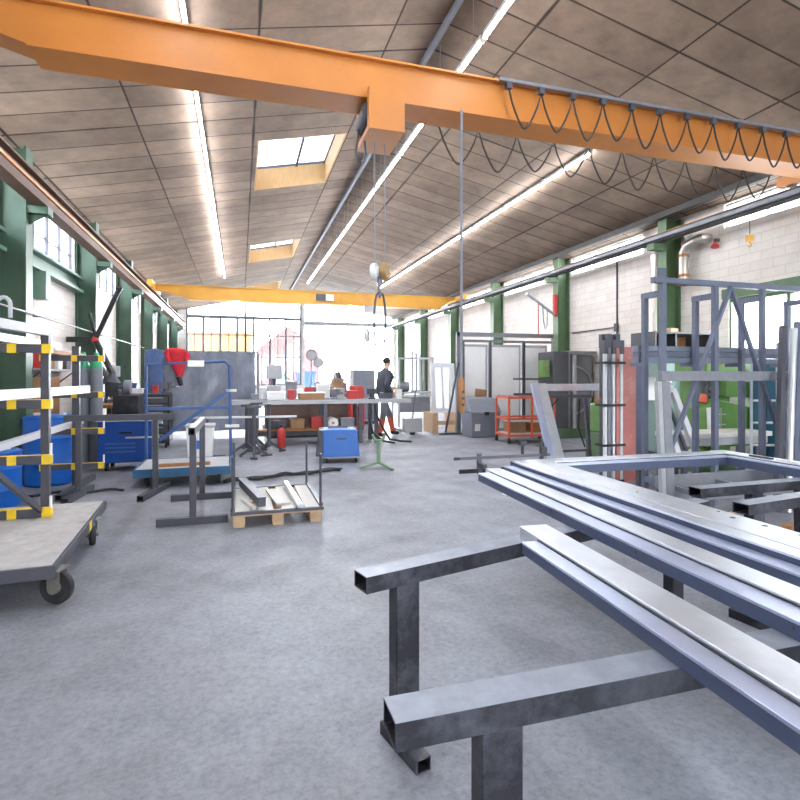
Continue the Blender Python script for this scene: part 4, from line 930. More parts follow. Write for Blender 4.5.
# fume extraction arm on the wall
t = T('fume_extractor', 'black jointed fume extraction arm mounted on the green-columned wall', 'extraction arm', (-2.7, 11.3, 1.5), world=True)
P('bracket', MB().box(-3.09, 11.25, 2.05, -2.6, 11.33, 2.15), M['black'], t)
P('upper_arm', MB().tube((-2.62, 11.29, 2.1), (-2.2, 11.2, 3.05), .045, n=12).tube((-2.2, 11.2, 3.05), (-2.19, 11.18, 3.1), .06, n=12), M['black'], t)
P('lower_arm', MB().tube((-2.62, 11.29, 2.1), (-2.28, 11.1, 1.45), .055, n=12).tube((-2.72, 11.3, 2.6), (-2.58, 11.28, 2.05), .03), M['black'], t)
P('hood', MB().lathe([(.05, 0), (.07, -.05), (.16, -.16)], (-2.28, 11.1, 1.48), (.2, -.1, 1), n=18), M['dgrey'], t)
P('joint', MB().ball((-2.62, 11.29, 2.1), .07), M['redp'], t, 'red joint knob')
O('wall_pipe', MB().tube((-2.68, 7.0, 2.25), (-2.68, 17.0, 2.25), .013, n=10).tube((-2.68, 8.6, 2.25), (-3.09, 8.6, 2.25), .014).tube((-2.68, 12.2, 2.25), (-3.09, 12.2, 2.25), .014).tube((-2.68, 15.8, 2.25), (-3.09, 15.8, 2.25), .014), M['mgrey'], 'long thin pipe running along the windowed wall in front of the columns', 'pipe')
t = T('wall_shelf', 'grey wall shelf with brackets between the green columns', 'shelf', (-2.95, 10.1, 1.5), world=True)
P('shelf_board', MB().box(-3.09, 9.0, 1.5, -2.8, 11.0, 1.53), M['lgrey'], t); [P('bracket', MB().bar((-3.08, y, 1.3), (-2.85, y, 1.49), .02, .02), M['dgrey'], t) for y in (9.2, 10.8)]
WG = 'things on the wall shelf'
for y, w, h, m, lab in ((9.3, .22, .26, 'redp', 'dark red can on the wall shelf'), (9.65, .24, .3, 'brown', 'brown box on the wall shelf'), (10.05, .24, .2, 'offwhite', 'white box on the wall shelf'), (10.5, .26, .24, 'dgrey', 'dark box on the wall shelf')):
    crate((-2.95, y, 1.531), (.22, w, h), m, lab, grp=WG)
t = T('wall_cabinet', 'brown louvred cabinet on the wall behind the rack', 'cabinet', (-2.95, 9.6, .55), world=True)
P('body', MB().box(-3.09, 9.15, .6, -2.85, 10.0, 1.4), M['card'], t); P('door', MB().box(-2.849, 9.17, .62, -2.835, 9.56, 1.38), M['brown'], t); P('door', MB().box(-2.849, 9.59, .62, -2.835, 9.98, 1.38), M['brown'], t)

# far clutter in front of the open gate
t = T('drill_press', 'grey pillar drill standing beyond the long table', 'drill', (.9, 15.2, 0))
P('base', MB().box(-.3, -.35, 0, .3, .35, .12), M['mgrey'], t); P('column', MB().tube((0, .1, .12), (0, .1, 1.75), .07, n=16), M['mgrey'], t)
P('head', MB().box(-.2, -.4, 1.35, .2, .2, 1.72), M['lgrey'], t, bevel=.03); P('table', MB().box(-.28, -.45, .85, .28, .1, .92), M['mgrey'], t); P('spindle', MB().tube((0, -.2, 1.1), (0, -.2, 1.349), .03, .05), M['dgrey'], t)
P('lever', MB().tube((.2, -.1, 1.5), (.4, -.15, 1.35), .012).ball((.4, -.15, 1.35), .03), M['redp'], t, 'red ball lever')
for x, y, h, lab in ((2.02, 15.9, 2.05, 'grey pedestal with a round dial on top, taller of the two'), (2.32, 16.5, 1.85, 'grey pedestal with a round dial on top, shorter of the two')):
    t = T('dial_pedestal', lab, 'pedestal', (x, y, 0))
    P('pole', MB().tube((0, 0, .03), (0, 0, h-.15), .025), M['lgrey'], t); P('base', MB().lathe([(.14, 0), (.14, .02), (.03, .04)], (0, 0, 0)), M['lgrey'], t)
    P('dial', MB().tube((0, -.04, h), (0, .04, h), .15, n=24), M['lgrey'], t); P('rim', MB().ring((0, -.04, h), .15, .018, (0, 1, 0)), M['mgrey'], t)
t = T('control_cabinet', 'pale grey control cabinet standing in front of the bright gate', 'cabinet', (3.5, 15.6, 0))
P('body', MB().box(-.34, -.25, .1, .34, .25, 1.62), M['lgrey'], t, bevel=.01); P('door', MB().box(-.31, -.262, .14, .31, -.2505, 1.58), M['binp'], t, bevel=.004); P('plinth', MB().box(-.32, -.23, 0, .32, .23, .0995), M['dgrey'], t); P('handle', MB().box(.24, -.285, .8, .27, -.2625, .95), M['black'], t)
t = T('cable_reel', 'grey hose reel on a stand beside the pale control cabinet', 'reel', (2.75, 15.6, 0))
P('stand', MB().bar((-.25, -.2, 0), (0, 0, 1.1), .05, .05).bar((.25, -.2, 0), (0, 0, 1.1), .05, .05).bar((0, .3, 0), (0, 0, 1.1), .05, .05), M['mgrey'], t)
P('drum', MB().tube((-.1, 0, 1.25), (.1, 0, 1.25), .26, n=24), M['mgrey'], t); [P('flange', MB().ring((x, 0, 1.25), .36, .025, (1, 0, 0)), M['lgrey'], t) for x in (-.11, .11)]
P('hose', MB().ring((-.05, 0, 1.25), .29, .03, (1, 0, 0)).ring((.02, 0, 1.25), .29, .03, (1, 0, 0)), M['hose'], t)
FG = 'machines and boxes in front of the bright gate'
for x, y, w, h, m, lab in ((2.1, 14.4, .5, 1.15, 'dgrey', 'dark machine housing beyond the long table, by the dial pedestals'), (2.62, 14.75, .42, 1.25, 'mgrey', 'grey machine housing beyond the long table, by the hose reel'),
        (1.55, 14.2, .5, .95, 'offwhite', 'white chest beyond the long table, by the pillar drill'), (2.95, 14.0, .4, 1.05, 'redp', 'red machine housing beyond the long table')):
    t = T('machine_housing', lab, 'machine', (x, y, 0), group=FG)
    P('body', MB().box(-w/2, -.25, .08, w/2, .25, h), M[m], t, bevel=.02); P('hood', MB().box(-w/2*.7, -.2, h+.0005, w/2*.7, .2, h+.12), M[m], t, bevel=.02); P('foot', MB().box(-w/2*.9, -.22, 0, w/2*.9, .22, .0795), M['black'], t); P('panel', MB().box(-w/2*.6, -.262, h*.6, w/2*.6, -.2505, h*.85), M['lgrey'], t)
# tube frame table and rack on the right of the person
t = T('frame_rack', 'pale tube frame rack with bars, between the person and the leaning window', 'rack', (4.6, 13.6, 0), world=True)
P('frame', MB().bar((4.05, 13.6, 0), (4.05, 13.6, 1.92), .05, .05, (0,1,0)).bar((5.0, 13.6, 0), (5.0, 13.6, 1.92), .05, .05, (0,1,0)).bar((4.02, 13.6, 1.9), (5.03, 13.6, 1.9), .05, .05).bar((4.05, 13.6, .9), (5.0, 13.6, .9), .05, .06)
  .bar((4.05, 14.2, 0), (4.05, 14.2, 1.0), .05, .05, (0,1,0)).bar((5.0, 14.2, 0), (5.0, 14.2, 1.0), .05, .05, (0,1,0)).bar((4.05, 13.62, .98), (4.05, 14.22, .98), .05, .05).bar((5.0, 13.62, .98), (5.0, 14.22, .98), .05, .05), M['lgrey'], t)
P('shelf', MB().box(4.08, 13.63, .95, 4.97, 14.18, 1.0), M['lgrey'], t); P('panel', MB().box(4.1, 13.66, .45, 4.95, 13.69, .86), M['mgrey'], t)
RG = 'bars leaning in the pale tube frame rack'
for k in range(4):
    O('leaning_bar', MB().bar((4.48+.11*k, 13.74, 1.02), (4.58+.11*k, 14.08, 2.1-.05*k), .05, .05), M['mgrey' if k % 2 else 'lgrey'], 'grey bar standing in the pale tube frame rack', 'bar', RG)
for x, w, h, m, lab in ((4.3, .28, .3, 'mgrey', 'grey motor block on the shelf of the pale tube frame rack'),):
    t = T('motor_block', lab, 'motor', (x-.03, 13.9, 1.001)); P('body', MB().tube((-.14, 0, .14), (.14, 0, .14), .13, n=18), M[m], t); P('foot', MB().box(-.1, -.1, 0, .1, .1, .03), M['dgrey'], t)
t = T('pallet_truck', 'low grey hand pallet truck behind the walking person', 'pallet truck', (4.0, 12.7, 0), world=True)
P('fork', MB().box(3.75, 12.4, .07, 3.9, 13.4, .12).box(4.1, 12.4, .07, 4.25, 13.4, .12), M['mgrey'], t); P('body', MB().box(3.78, 12.2, .07, 4.22, 12.4, .4), M['lgrey'], t)
P('handle', MB().path([(4.0, 12.28, .4), (4.0, 12.05, 1.05)], .018).path([(3.88, 12.04, 1.07), (4.12, 12.04, 1.07)], .016), M['mgrey'], t); P('wheel', MB().tube((3.95, 12.28, .0705), (4.05, 12.28, .0705), .07, n=16).tube((3.78, 13.3, .0355), (3.87, 13.3, .0355), .035).tube((4.13, 13.3, .0355), (4.22, 13.3, .0355), .035), M['rubber'], t)

# ================================================================== RIGHT MIDDLE: DOOR PANELS, BIN, TROLLEY
t = T('panel_rack', 'tall grey steel portal rack holding white door panels', 'rack', (6.3, 12.2, 0), world=True)
xa, xb = 5.16, 7.84
P('frame', MB().bar((xa, 12.2, 0), (xa, 12.2, 2.5), .1, .1, (0,1,0)).bar((xb, 12.2, 0), (xb, 12.2, 2.5), .08, .08, (0,1,0)).bar((xa-.05, 12.2, 2.46), (xb+.04, 12.2, 2.46), .1, .1).bar((xa+.05, 12.24, 2.3), (xb, 12.24, 2.3), .05, .06), M['mgrey'], t)
P('foot', MB().box(xa-.55, 12.0, 0, xa-.055, 12.08, .05).box(xa-.05, 11.8, 0, xa+.05, 12.14, .05), M['dgrey'], t)
P('brace', MB().bar((xa-.4, 12.04, .055), (xa-.02, 12.13, 1.75), .03, .04), M['dgrey'], t)
P('inner_post', MB().bar((xa+.09, 12.1, 0), (xa+.09, 12.1, 2.28), .05, .05, (0,1,0)).bar((5.98, 12.1, 0), (5.98, 12.1, 2.28), .06, .06, (0,1,0)).bar((6.92, 12.1, 0), (6.92, 12.1, 2.28), .06, .06, (0,1,0)), M['dgrey'], t)
DG = 'white door panels in the portal rack'
for x0, x1, lab in ((5.32, 5.99, 'white door panel in the rack bay nearest the brace'), (6.03, 6.93, 'white door panel in the middle bay of the portal rack'), (6.98, 7.70, 'white door panel in the rack bay beside the green column')):
    t = T('door_panel', lab, 'door panel', ((x0+x1)/2, 12.3, 0), group=DG); h = (x1-x0)/2
    P('leaf', MB().box(-h+.05, -.02, .1, h-.05, .02, 2.16), M['panelw'], t)
    P('frame', MB().box(-h, -.03, 0, h, .03, .099).box(-h, -.03, 2.161, h, .03, 2.22).box(-h, -.03, .0995, -h+.049, .03, 2.1605).box(h-.049, -.03, .0995, h, .03, 2.1605), M['lgrey'], t)
t = T('plastic_bin', 'slate grey plastic salt bin with lid in front of the white panels', 'bin', (5.42, 11.50, 0))
P('body', MB().add([(-.33,-.28,0),(.33,-.28,0),(.33,.28,0),(-.33,.28,0),(-.37,-.34,.58),(.37,-.34,.58),(.37,.32,.58),(-.37,.32,.58)], [(0,3,2,1),(4,5,6,7),(0,1,5,4),(1,2,6,5),(2,3,7,6),(3,0,4,7)]), M['binp'], t, bevel=.02)
P('lid', MB().add([(-.39,-.36,.581),(.39,-.36,.581),(.39,.34,.581),(-.39,.34,.581),(-.35,-.10,.9),(.35,-.10,.9),(.35,.34,.92),(-.35,.34,.92)], [(0,3,2,1),(4,5,6,7),(0,1,5,4),(1,2,6,5),(2,3,7,6),(3,0,4,7)]), M['binp'], t, bevel=.02)
P('latch', MB().box(-.05, -.38, .52, .05, -.342, .6), M['black'], t); P('label', MB().add([(-.27,-.302,.16),(-.14,-.302,.16),(-.14,-.318,.32),(-.27,-.318,.32),(-.27,-.29,.16),(-.14,-.29,.16),(-.14,-.306,.32),(-.27,-.306,.32)], [(0,1,2,3),(7,6,5,4),(0,4,5,1),(1,5,6,2),(2,6,7,3),(3,7,4,0)]), M['offwhite'], t, 'white label')
O('cardboard_sheet', MB().cbox((5.62, 11.965, .575), (.3, .03, 1.06), 0, -.05, .12), M['card'], 'brown sheet leaning behind the slate grey bin', 'sheet')
# leaning white window unit
t = T('window_unit', 'white plastic window unit leaning beside the rack brace', 'window unit', (4.95, 12.75, 0), world=True)
def leanbox(mb, x0, x1, z0, z1, y, t_, k=.12): 
    mb.add([(x0,y+k*z0,z0),(x1,y+k*z0,z0),(x1,y+k*z0+t_,z0),(x0,y+k*z0+t_,z0),(x0,y+k*z1,z1),(x1,y+k*z1,z1),(x1,y+k*z1+t_,z1),(x0,y+k*z1+t_,z1)], [(0,3,2,1),(4,5,6,7),(0,1,5,4),(1,2,6,5),(2,3,7,6),(3,0,4,7)])
mb = MB(); leanbox(mb, 4.66, 4.76, .5, 1.75, 12.6, .07); leanbox(mb, 5.2, 5.3, .5, 1.75, 12.6, .07); leanbox(mb, 4.761, 5.199, 1.65, 1.75, 12.6, .07); leanbox(mb, 4.761, 5.199, .5, .6, 12.6, .07); P('frame', mb, M['pvc'], t)
mb = MB(); leanbox(mb, 4.762, 5.198, .601, 1.649, 12.63, .012); P('pane', mb, M['glass'], t)
mb = MB(); leanbox(mb, 4.95, 4.99, .601, 1.649, 12.61, .05); P('mullion', mb, M['pvc'], t)
t = T('timber_pallet', 'two low timber bearers under the leaning window unit', 'bearer', (4.95, 12.7, 0), world=True)
[P('bearer', MB().box(x, 12.5, 0, x+.15, 13.2, .5), M['wood'], t) for x in (4.6, 5.2)]; P('board', MB().box(4.6, 12.47, .2, 5.35, 12.499, .3), M['wood'], t)

# orange-red tube trolley
t = T('tube_trolley', 'orange-red tube frame trolley with shelves beside the grey bin', 'trolley', (5.92, 10.3, 0), rz=math.radians(-4))
L2, D2 = .52, .33
mb = MB()
for x in (-L2, L2):
    for y in (-D2, D2): mb.bar((x, y, .12), (x, y, .98), .04, .04, (0,1,0))
mb.bar((0, -D2, .12), (0, -D2, .98), .04, .04, (0,1,0))
for z in (.17, .52, .96):
    for y in (-D2, D2): mb.bar((-L2, y, z), (L2, y, z), .04, .04)
    for x in (-L2, L2): mb.bar((x, -D2, z), (x, D2, z), .04, .04)
P('frame', mb, M['opaint'], t); P('top_board', MB().box(-L2, -D2, .981, L2, D2, 1.0), M['redw'], t, 'pinkish top board'); P('shelf', MB().box(-L2+.03, -D2+.03, .191, L2-.03, D2-.03, .21), M['pwood'], t)
for x in (-L2, L2):
    for y in (-D2, D2): P('castor', MB().tube((x-.02, y, .0505), (x+.02, y, .0505), .05, n=14).box(x-.025, y-.025, .085, x+.025, y+.025, .119), M['rubber'], t)
crate((5.68, 10.32, .212), (.36, .4, .26), 'card', 'brown box on the low shelf of the orange-red trolley', grp='boxes on the orange-red trolley', rz=-.07, lid='pwood')
crate((6.15, 10.28, .212), (.36, .4, .24), 'brown', 'dark brown crate on the low shelf of the orange-red trolley', grp='boxes on the orange-red trolley', rz=-.07, lid='pwood')
O('dark_rod', MB().bar((5.65, 10.3, 1.0265), (6.3, 10.26, 1.0265), .04, .05), M['dgrey'], 'dark bar lying across the top of the orange-red trolley', 'bar')
# swing jib with hose on the column
t = T('balancer_jib', 'pale swing jib arm with hanging hose on a red column bracket', 'jib arm', (7.7, 11.8, 2.95), world=True)
P('bracket', MB().box(7.66, 11.86, 2.95, 7.745, 11.94, 3.5), M['redp'], t, 'red bracket'); P('arm', MB().tube((7.66, 11.88, 3.0), (6.75, 11.6, 3.42), .035, n=12).tube((6.75, 11.6, 3.42), (6.70, 11.58, 3.44), .05, n=12), M['lgrey'], t)
P('hose', MB().path([(7.25, 11.75, 3.16), (7.27, 11.74, 2.8), (7.32, 11.74, 2.6), (7.38, 11.75, 2.7), (7.4, 11.78, 3.08)], .014), M['mgrey'], t); P('chain', MB().tube((7.1, 11.7, 2.4), (7.1, 11.7, 3.22), .012), M['redp'], t)

# ================================================================== RIGHT: BAND SAW MACHINE, LEANING FRAME, PIPES
t = T('saw_machine', 'large grey machine with a round hoop on its open side and green base', 'machine', (6.75, 10.0, 0), world=True)
P('housing', MB().box(6.72, 9.9, .22, 7.5, 10.4, 2.0).box(6.72, 9.72, 1.92, 7.5, 9.899, 2.0).box(6.72, 9.72, .22, 6.78, 9.899, 1.919), M['machl'], t, bevel=.006)
P('side_cabinet', MB().box(6.32, 9.7, .22, 6.718, 10.35, 1.98), M['mach'], t, 'dark grey side cabinet', bevel=.008)
P('base', MB().box(6.3, 9.66, 0, 7.52, 10.42, .219), M['rgreen'], t, 'green base'); P('hoop', MB().ring((6.92, 9.86, 1.1), .56, .022, (0, 1, 0), n=44), M['alu'], t, 'bright round hoop')
P('wheel_disc', MB().tube((6.92, 9.84, 1.1), (6.92, 9.899, 1.1), .36, n=36), M['machl'], t); P('lever', MB().bar((6.9, 9.83, 1.75), (6.98, 9.83, 1.2), .02, .02), M['black'], t)
P('pillar', MB().tube((6.9, 9.76, .22), (6.9, 9.76, 1.91), .06, n=16), M['alu'], t, 'bright steel pillar')
t.location += Vector((.5, .9, 0))
t = T('control_box', 'bright green control box on the side of the grey machine', 'control box', (5.9, 9.85, 1.5), world=True)
P('body', MB().box(6.1, 9.78, 1.40, 6.28, 9.98, 1.78), M['vgreen'], t, bevel=.01); P('bracket', MB().box(6.281, 9.84, 1.5, 6.319, 9.9, 1.6), M['dgrey'], t); P('button', MB().tube((6.16, 9.765, 1.62), (6.16, 9.779, 1.62), .025), M['redp'], t)
t.location += Vector((.5, .9, 0))
O('stop_bar', MB().bar((5.05, 9.2, 1.36), (6.0, 9.5, 1.36), .04, .03).bar((5.9, 9.5, 0), (5.9, 9.5, 1.345), .04, .04, (0,1,0)).box(5.75, 9.4, 0, 6.05, 9.6, .012), M['dgrey'], 'dark length-stop bar on a post in front of the grey machine', 'bar')
# leaning U-shaped frame on a dark stand
t = T('door_surround', 'pale galvanised U-shaped profile frame leaning on a dark stand', 'frame', (4.5, 6.4, 0), world=True)
a0, a1 = Vector((4.10, 6.10, 0.003)), Vector((4.10, 6.70, 1.30)); b0, b1 = a0 + Vector((1.3, 0, 0)), a1 + Vector((1.3, 0, 0))
nrm = (a1-a0).normalized().cross(Vector((1, 0, 0)))
P('side_member', MB().bar(a0, a1, .14, .06, nrm), M['galv'], t, bevel=.003); P('rebate', MB().bar(a0+Vector((-.115, 0, 0)), a1+Vector((-.115, 0, 0)), .085, .045, nrm), M['gside'], t)
P('side_member', MB().bar(b0, b1, .14, .06, nrm), M['galv'], t, bevel=.003); P('cross_member', MB().bar(a1+Vector((.071, 0, -.05)), b1+Vector((-.071, 0, -.05)), .06, .10), M['galv'], t, bevel=.003)
t = T('stand', 'dark tube stand behind the leaning U-shaped frame', 'stand', (4.75, 7.2, 0), world=True)
P('frame', MB().bar((4.3, 7.2, 1.1), (5.3, 7.2, 1.1), .06, .05).bar((4.55, 7.2, 1.07), (4.4, 7.2, 0), .045, .045, (0,1,0)).bar((5.2, 7.2, 1.07), (5.3, 7.2, 0), .05, .05, (0,1,0)).bar((4.45, 7.2, .25), (5.25, 7.2, .25), .035, .035), M['dgrey'], t)
P('brace', MB().path([(4.55, 7.2, 1.0), (4.6, 7.2, .95), (4.72, 7.2, 1.06)], .012).path([(5.1, 7.2, 1.06), (5.08, 7.2, .6), (5.2, 7.2, .3)], .012), M['black'], t)
# strapped bundle of tubes
PGR = 'strapped upright tube bundle'
tubes = [(4.53, 5.855, 'pvc', 'white'), (4.592, 5.865, 'mgrey', 'grey'), (4.655, 5.855, 'pvc', 'white'), (4.717, 5.86, 'redw', 'reddish'), (4.779, 5.86, 'pvc', 'white'), (4.56, 5.95, 'dgrey', 'dark'), (4.63, 5.955, 'brown', 'brown'), (4.70, 5.95, 'dgrey', 'dark'), (4.77, 5.955, 'mgrey', 'grey')]
what = ['white upright tube at the end of the strapped bundle nearest the leaning U-shaped frame', 'grey upright tube beside the first white one in the bundle', 'white upright tube in the middle of the strapped bundle', 'reddish upright tube between two white ones in the bundle',
        'white upright tube next to the red board, in the bundle', 'dark upright tube at the back of the bundle, behind the first white one', 'brown upright tube at the back of the bundle', 'dark upright tube at the back of the bundle, behind the reddish one', 'grey upright tube at the back of the bundle, near the red board']
for (x, y, m, c), lab in zip(tubes, what):
    t = T('upright_tube', lab, 'tube', (x, y, 0), group=PGR); h = 1.70 if m == 'pvc' else 1.78
    w_ = .02 if m == 'pvc' else .026; P('tube', MB().box(-w_, -w_, .06, w_, w_, h), M[m], t, bevel=.004); P('end_cap', MB().box(-.03, -.03, h+.0005, .03, .03, h+.18), M['dgrey'], t, 'dark plastic end cap'); P('foot_cap', MB().box(-.03, -.03, 0, .03, .03, .0595), M['black'], t)
for z, nm in ((.5, 'lowest'), (1.02, 'middle'), (1.57, 'topmost')):
    O('strap', MB().box(4.494, 5.816, z, 4.814, 5.823, z+.03).box(4.494, 5.99, z, 4.814, 5.998, z+.03).box(4.486, 5.816, z, 4.4935, 5.998, z+.03).box(4.8145, 5.816, z, 4.822, 5.998, z+.03), M['black'], 'dark strap round the upright tubes, %s of three' % nm, 'strap', 'straps round the tube bundle')
for x0, x1, y, m, lab in ((4.84, 5.08, 5.95, 'redw', 'wide reddish laminate board standing on end beside the tube bundle'), (5.10, 5.24, 6.0, 'bgrey', 'blue-grey board standing on end behind the red one')):
    O('upright_board', MB().box(x0, y-.02, 0, x1, y+.03, 1.80), M[m], lab, 'board', 'boards standing by the tubes', bevel=.003)
O('paper_sheet', MB().box(4.315, 4.893, 1.14, 4.46, 4.897, 1.40), M['offwhite'], 'white paper sheet hanging on the rear post of the tall frame', 'paper')

# tall blue-grey stillage frame
t = T('stillage', 'tall blue-grey steel stillage frame with diagonal braces', 'steel frame', (5.4, 4.7, 0), world=True)
YN, YF, TH = 4.60, 4.86, 2.42
for x in (4.28, 4.98, 5.66, 6.38):
    P('post', MB().box(x-.026, YN-.026, .0, x+.026, YN+.026, TH-.03), M['bgrey'], t); P('post', MB().box(x-.026, YF-.026, 0, x+.026, YF+.026, TH-.10), M['bgrey'], t)
    P('tie', MB().box(x-.028, YN+.031, TH-.16, x+.028, YF+.03, TH-.10), M['bgrey'], t); P('tie', MB().box(x-.028, YN+.031, .25, x+.028, YF-.031, .31), M['bgrey'], t)
P('top_rail', MB().bar((4.15, YN, TH), (6.75, YN, TH), .06, .059), M['bgrey'], t); P('lifting_lug', MB().box(4.22, YN-.01, TH+.03, 4.32, YN+.01, TH+.13), M['bgrey'], t); P('lifting_lug', MB().box(6.28, YN-.01, TH+.03, 6.30, YN+.01, TH+.15).box(6.40, YN-.01, TH+.03, 6.42, YN+.01, TH+.15).box(6.28, YN-.01, TH+.1505, 6.42, YN+.01, TH+.17), M['bgrey'], t)
for p, q in (((5.15, YN-.045, TH-.03), (4.30, YN-.045, .55)), ((5.15, YN-.045, TH-.03), (5.95, YN-.045, .55))): P('brace', MB().bar(p, q, .03, .045, (0,1,0)), M['bgrey'], t)
P('base_channel', MB().box(4.15, YN-.09, .24, 6.6, YN-.031, .37), M['mgrey'], t)
P('base_frame', MB().bar((4.17, 3.98, .28), (6.0, 3.98, .28), .06, .06).bar((4.21, 4.01, .28), (4.21, YN-.1, .28), .05, .05).bar((4.9, 4.01, .28), (4.9, YN-.1, .28), .05, .05).bar((5.97, 4.01, .28), (5.97, YN-.1, .28), .05, .05), M['mgrey'], t)
for x in (4.22, 5.96): P('foot', MB().box(x-.04, 3.94, 0, x+.04, 4.02, .249), M['dgrey'], t)
# three profiles lying across the stillage plus a grey U frame
mb0 = [(1.59, 'galvd', 'blue-grey profile across the tall frame, lowest of the three'), (1.655, 'bgrey', 'blue-grey profile across the tall frame, middle of the three'), (1.72, 'galvd', 'blue-grey profile across the tall frame, topmost of the three')]
for x in (4.28, 4.98, 5.66, 6.38): P('arm', MB().box(x-.025, YF+.031, 1.52, x+.025, YF+.2, 1.558), M['bgrey'], t)
for z, m, lab in mb0: O('long_profile', MB().bar((4.25, YF+.11, z), (6.5, YF+.11, z), .10, .06), M[m], lab, 'profile', 'profiles across the tall frame', bevel=.003)
t = T('grey_portal_frame', 'grey portal-shaped profile frame leaning on the near side of the tall frame', 'frame', (5.0, 4.4, 0), world=True)
P('cross_member', MB().bar((4.08, 4.42, 1.41), (5.9, 4.42, 1.41), .06, .10), M['mgrey'], t, bevel=.004)
P('side_member', MB().bar((4.13, 4.34, .002), (4.13, 4.42, 1.355), .10, .06, (0,1,0)), M['mgrey'], t, bevel=.004); P('rebate', MB().bar((4.05, 4.34, .002), (4.05, 4.415, 1.355), .05, .05, (0,1,0)), M['alu'], t)
P('side_member', MB().bar((5.85, 4.34, .002), (5.85, 4.42, 1.355), .10, .06, (0,1,0)), M['mgrey'], t, bevel=.004)
# pipes leaning at the right end
LG = 'tall pipes leaning at the end of the stillage'
for k, (x, y, m, h, lab) in enumerate(((5.18, 4.22, 'dgrey', 1.95, 'dark tall bar leaning at the end of the stillage, first of its row'), (5.28, 4.18, 'alu', 1.92, 'bright tall pipe leaning next to the first dark bar'),
     (5.40, 4.22, 'bgrey', 2.0, 'blue-grey tall bar leaning between the two bright pipes'), (5.50, 4.16, 'alu', 1.85, 'bright tall pipe leaning, second bright one of the row'), (5.62, 4.22, 'dgrey', 1.9, 'dark tall bar leaning, last of the row'))):
    O('leaning_pipe', (MB().tube((x+.14, y-.06, .006), (x+.43, y+.1, h), .035, n=16) if m == 'alu' else MB().bar((x+.14, y-.06, .006), (x+.43, y+.1, h), .06, .05, (0,1,0))), M[m], lab, 'pipe', LG)
# pale plank table beyond
t = T('plank_table', 'low table of pale planks behind the stillage frame', 'table', (6.1, 5.75, 0), world=True)
P('top', MB().box(5.45, 5.5, .60, 6.95, 6.0, .66), M['pwood'], t, bevel=.004); P('apron', MB().box(5.5, 5.53, .50, 6.9, 5.56, .599), M['lgrey'], t)
for x in (5.55, 6.85):
    for y in (5.6, 5.92): P('leg', MB().box(x-.03, y-.03, 0, x+.03, y+.03, .599), M['mgrey'], t)
# leaning white window frame
t = T('window_unit', 'narrow white window frame leaning between the stillage posts', 'window unit', (5.1, 5.3, 0), world=True)
def leanmember(p, q, w=.07, d_=.06): return MB().bar(p, q, w, d_, (0, 1, 0))
A, B = Vector((5.22, 5.35, .42)), Vector((4.92, 5.42, 1.20)); dx = Vector((.27, 0, .05))
P('frame', MB().bar(A, B, .07, .06, (0,1,0)).bar(A+dx, B+dx, .07, .06, (0,1,0)).bar(B, B+dx, .06, .07).bar(A, A+dx, .06, .07), M['pvc'], t)
P('mullion', MB().bar(A+dx*.5, B+dx*.5, .03, .04, (0,1,0)), M['dgrey'], t)
t = T('low_bench', 'low grey bench under the leaning white window frame', 'bench', (5.2, 5.35, 0), world=True)
P('top', MB().box(4.75, 5.15, .33, 5.42, 5.6, .37), M['mgrey'], t)
for x in (4.8, 5.36):
    for y in (5.2, 5.55): P('leg', MB().box(x-.025, y-.025, 0, x+.025, y+.025, .329), M['dgrey'], t)
O('white_sheet', MB().box(4.62, 5.18, .372, 4.66, 5.5, .373), M['offwhite']) if False else None

# green milling machine and neighbours
t = T('milling_machine', 'green milling machine with white scale plate by the side window', 'machine', (6.85, 6.5, 0), world=True)
P('base', MB().box(6.4, 6.25, 0, 7.35, 6.85, .2), M['rgreen'], t); P('column', MB().box(6.75, 6.5, .2005, 7.35, 6.9, 1.35), M['vgreen'], t, bevel=.02)
P('head', MB().box(6.55, 6.2, 1.351, 7.4, 6.8, 1.72), M['vgreen'], t, bevel=.02); P('front_housing', MB().box(6.85, 6.12, 1.1, 7.4, 6.499, 1.35), M['vgreen'], t, bevel=.02)
k_ = P('knee', MB().add([(6.42,6.1,.38),(7.3,6.1,.38),(7.3,6.499,.38),(6.42,6.499,.38),(6.42,6.1,.95),(7.3,6.1,.95),(7.3,6.499,.95),(6.42,6.499,.95),(6.62,6.1,1.08),(6.62,6.499,1.08)], [(0,3,2,1),(4,0,1,5,8),(5,1,2,6),(6,2,3,7,9),(3,0,4,7),(8,5,6,9),(4,8,9,7)]), M['vgreen'], t, bevel=.015)
P('scale_plate', MB().cbox((6.52, 6.094, .78), (.13, .01, .36), 0, 0, -.06), M['offwhite'], k_, 'white scale plate'); P('scale_frame', MB().box(6.7, 6.088, .58, 6.715, 6.099, .95).box(6.66, 6.088, .7, 6.80, 6.099, .715).box(6.66, 6.088, .85, 6.80, 6.099, .865), M['lgrey'], k_)
P('handwheel', MB().ring((6.6, 6.14, 1.2), .09, .016, (.3, 1, 0)).tube((6.6, 6.14, 1.2), (6.63, 6.3, 1.2), .03), M['dgrey'], t); P('cutter', MB().tube((6.62, 6.3, 1.09), (6.62, 6.3, 1.349), .05, n=16), M['dgrey'], t); P('lamp', MB().tube((6.48, 6.2, 1.02), (6.52, 6.2, 1.14), .06, .05, n=14), M['opaint'], t, 'orange lamp')
P('sign', MB().box(6.82, 6.19, 1.58, 7.05, 6.199, 1.64), M['card'], t)
t = T('machine_tool', 'small green machine standing behind the tube bundle and blue-grey post', 'machine', (5.9, 7.3, 0), world=True)
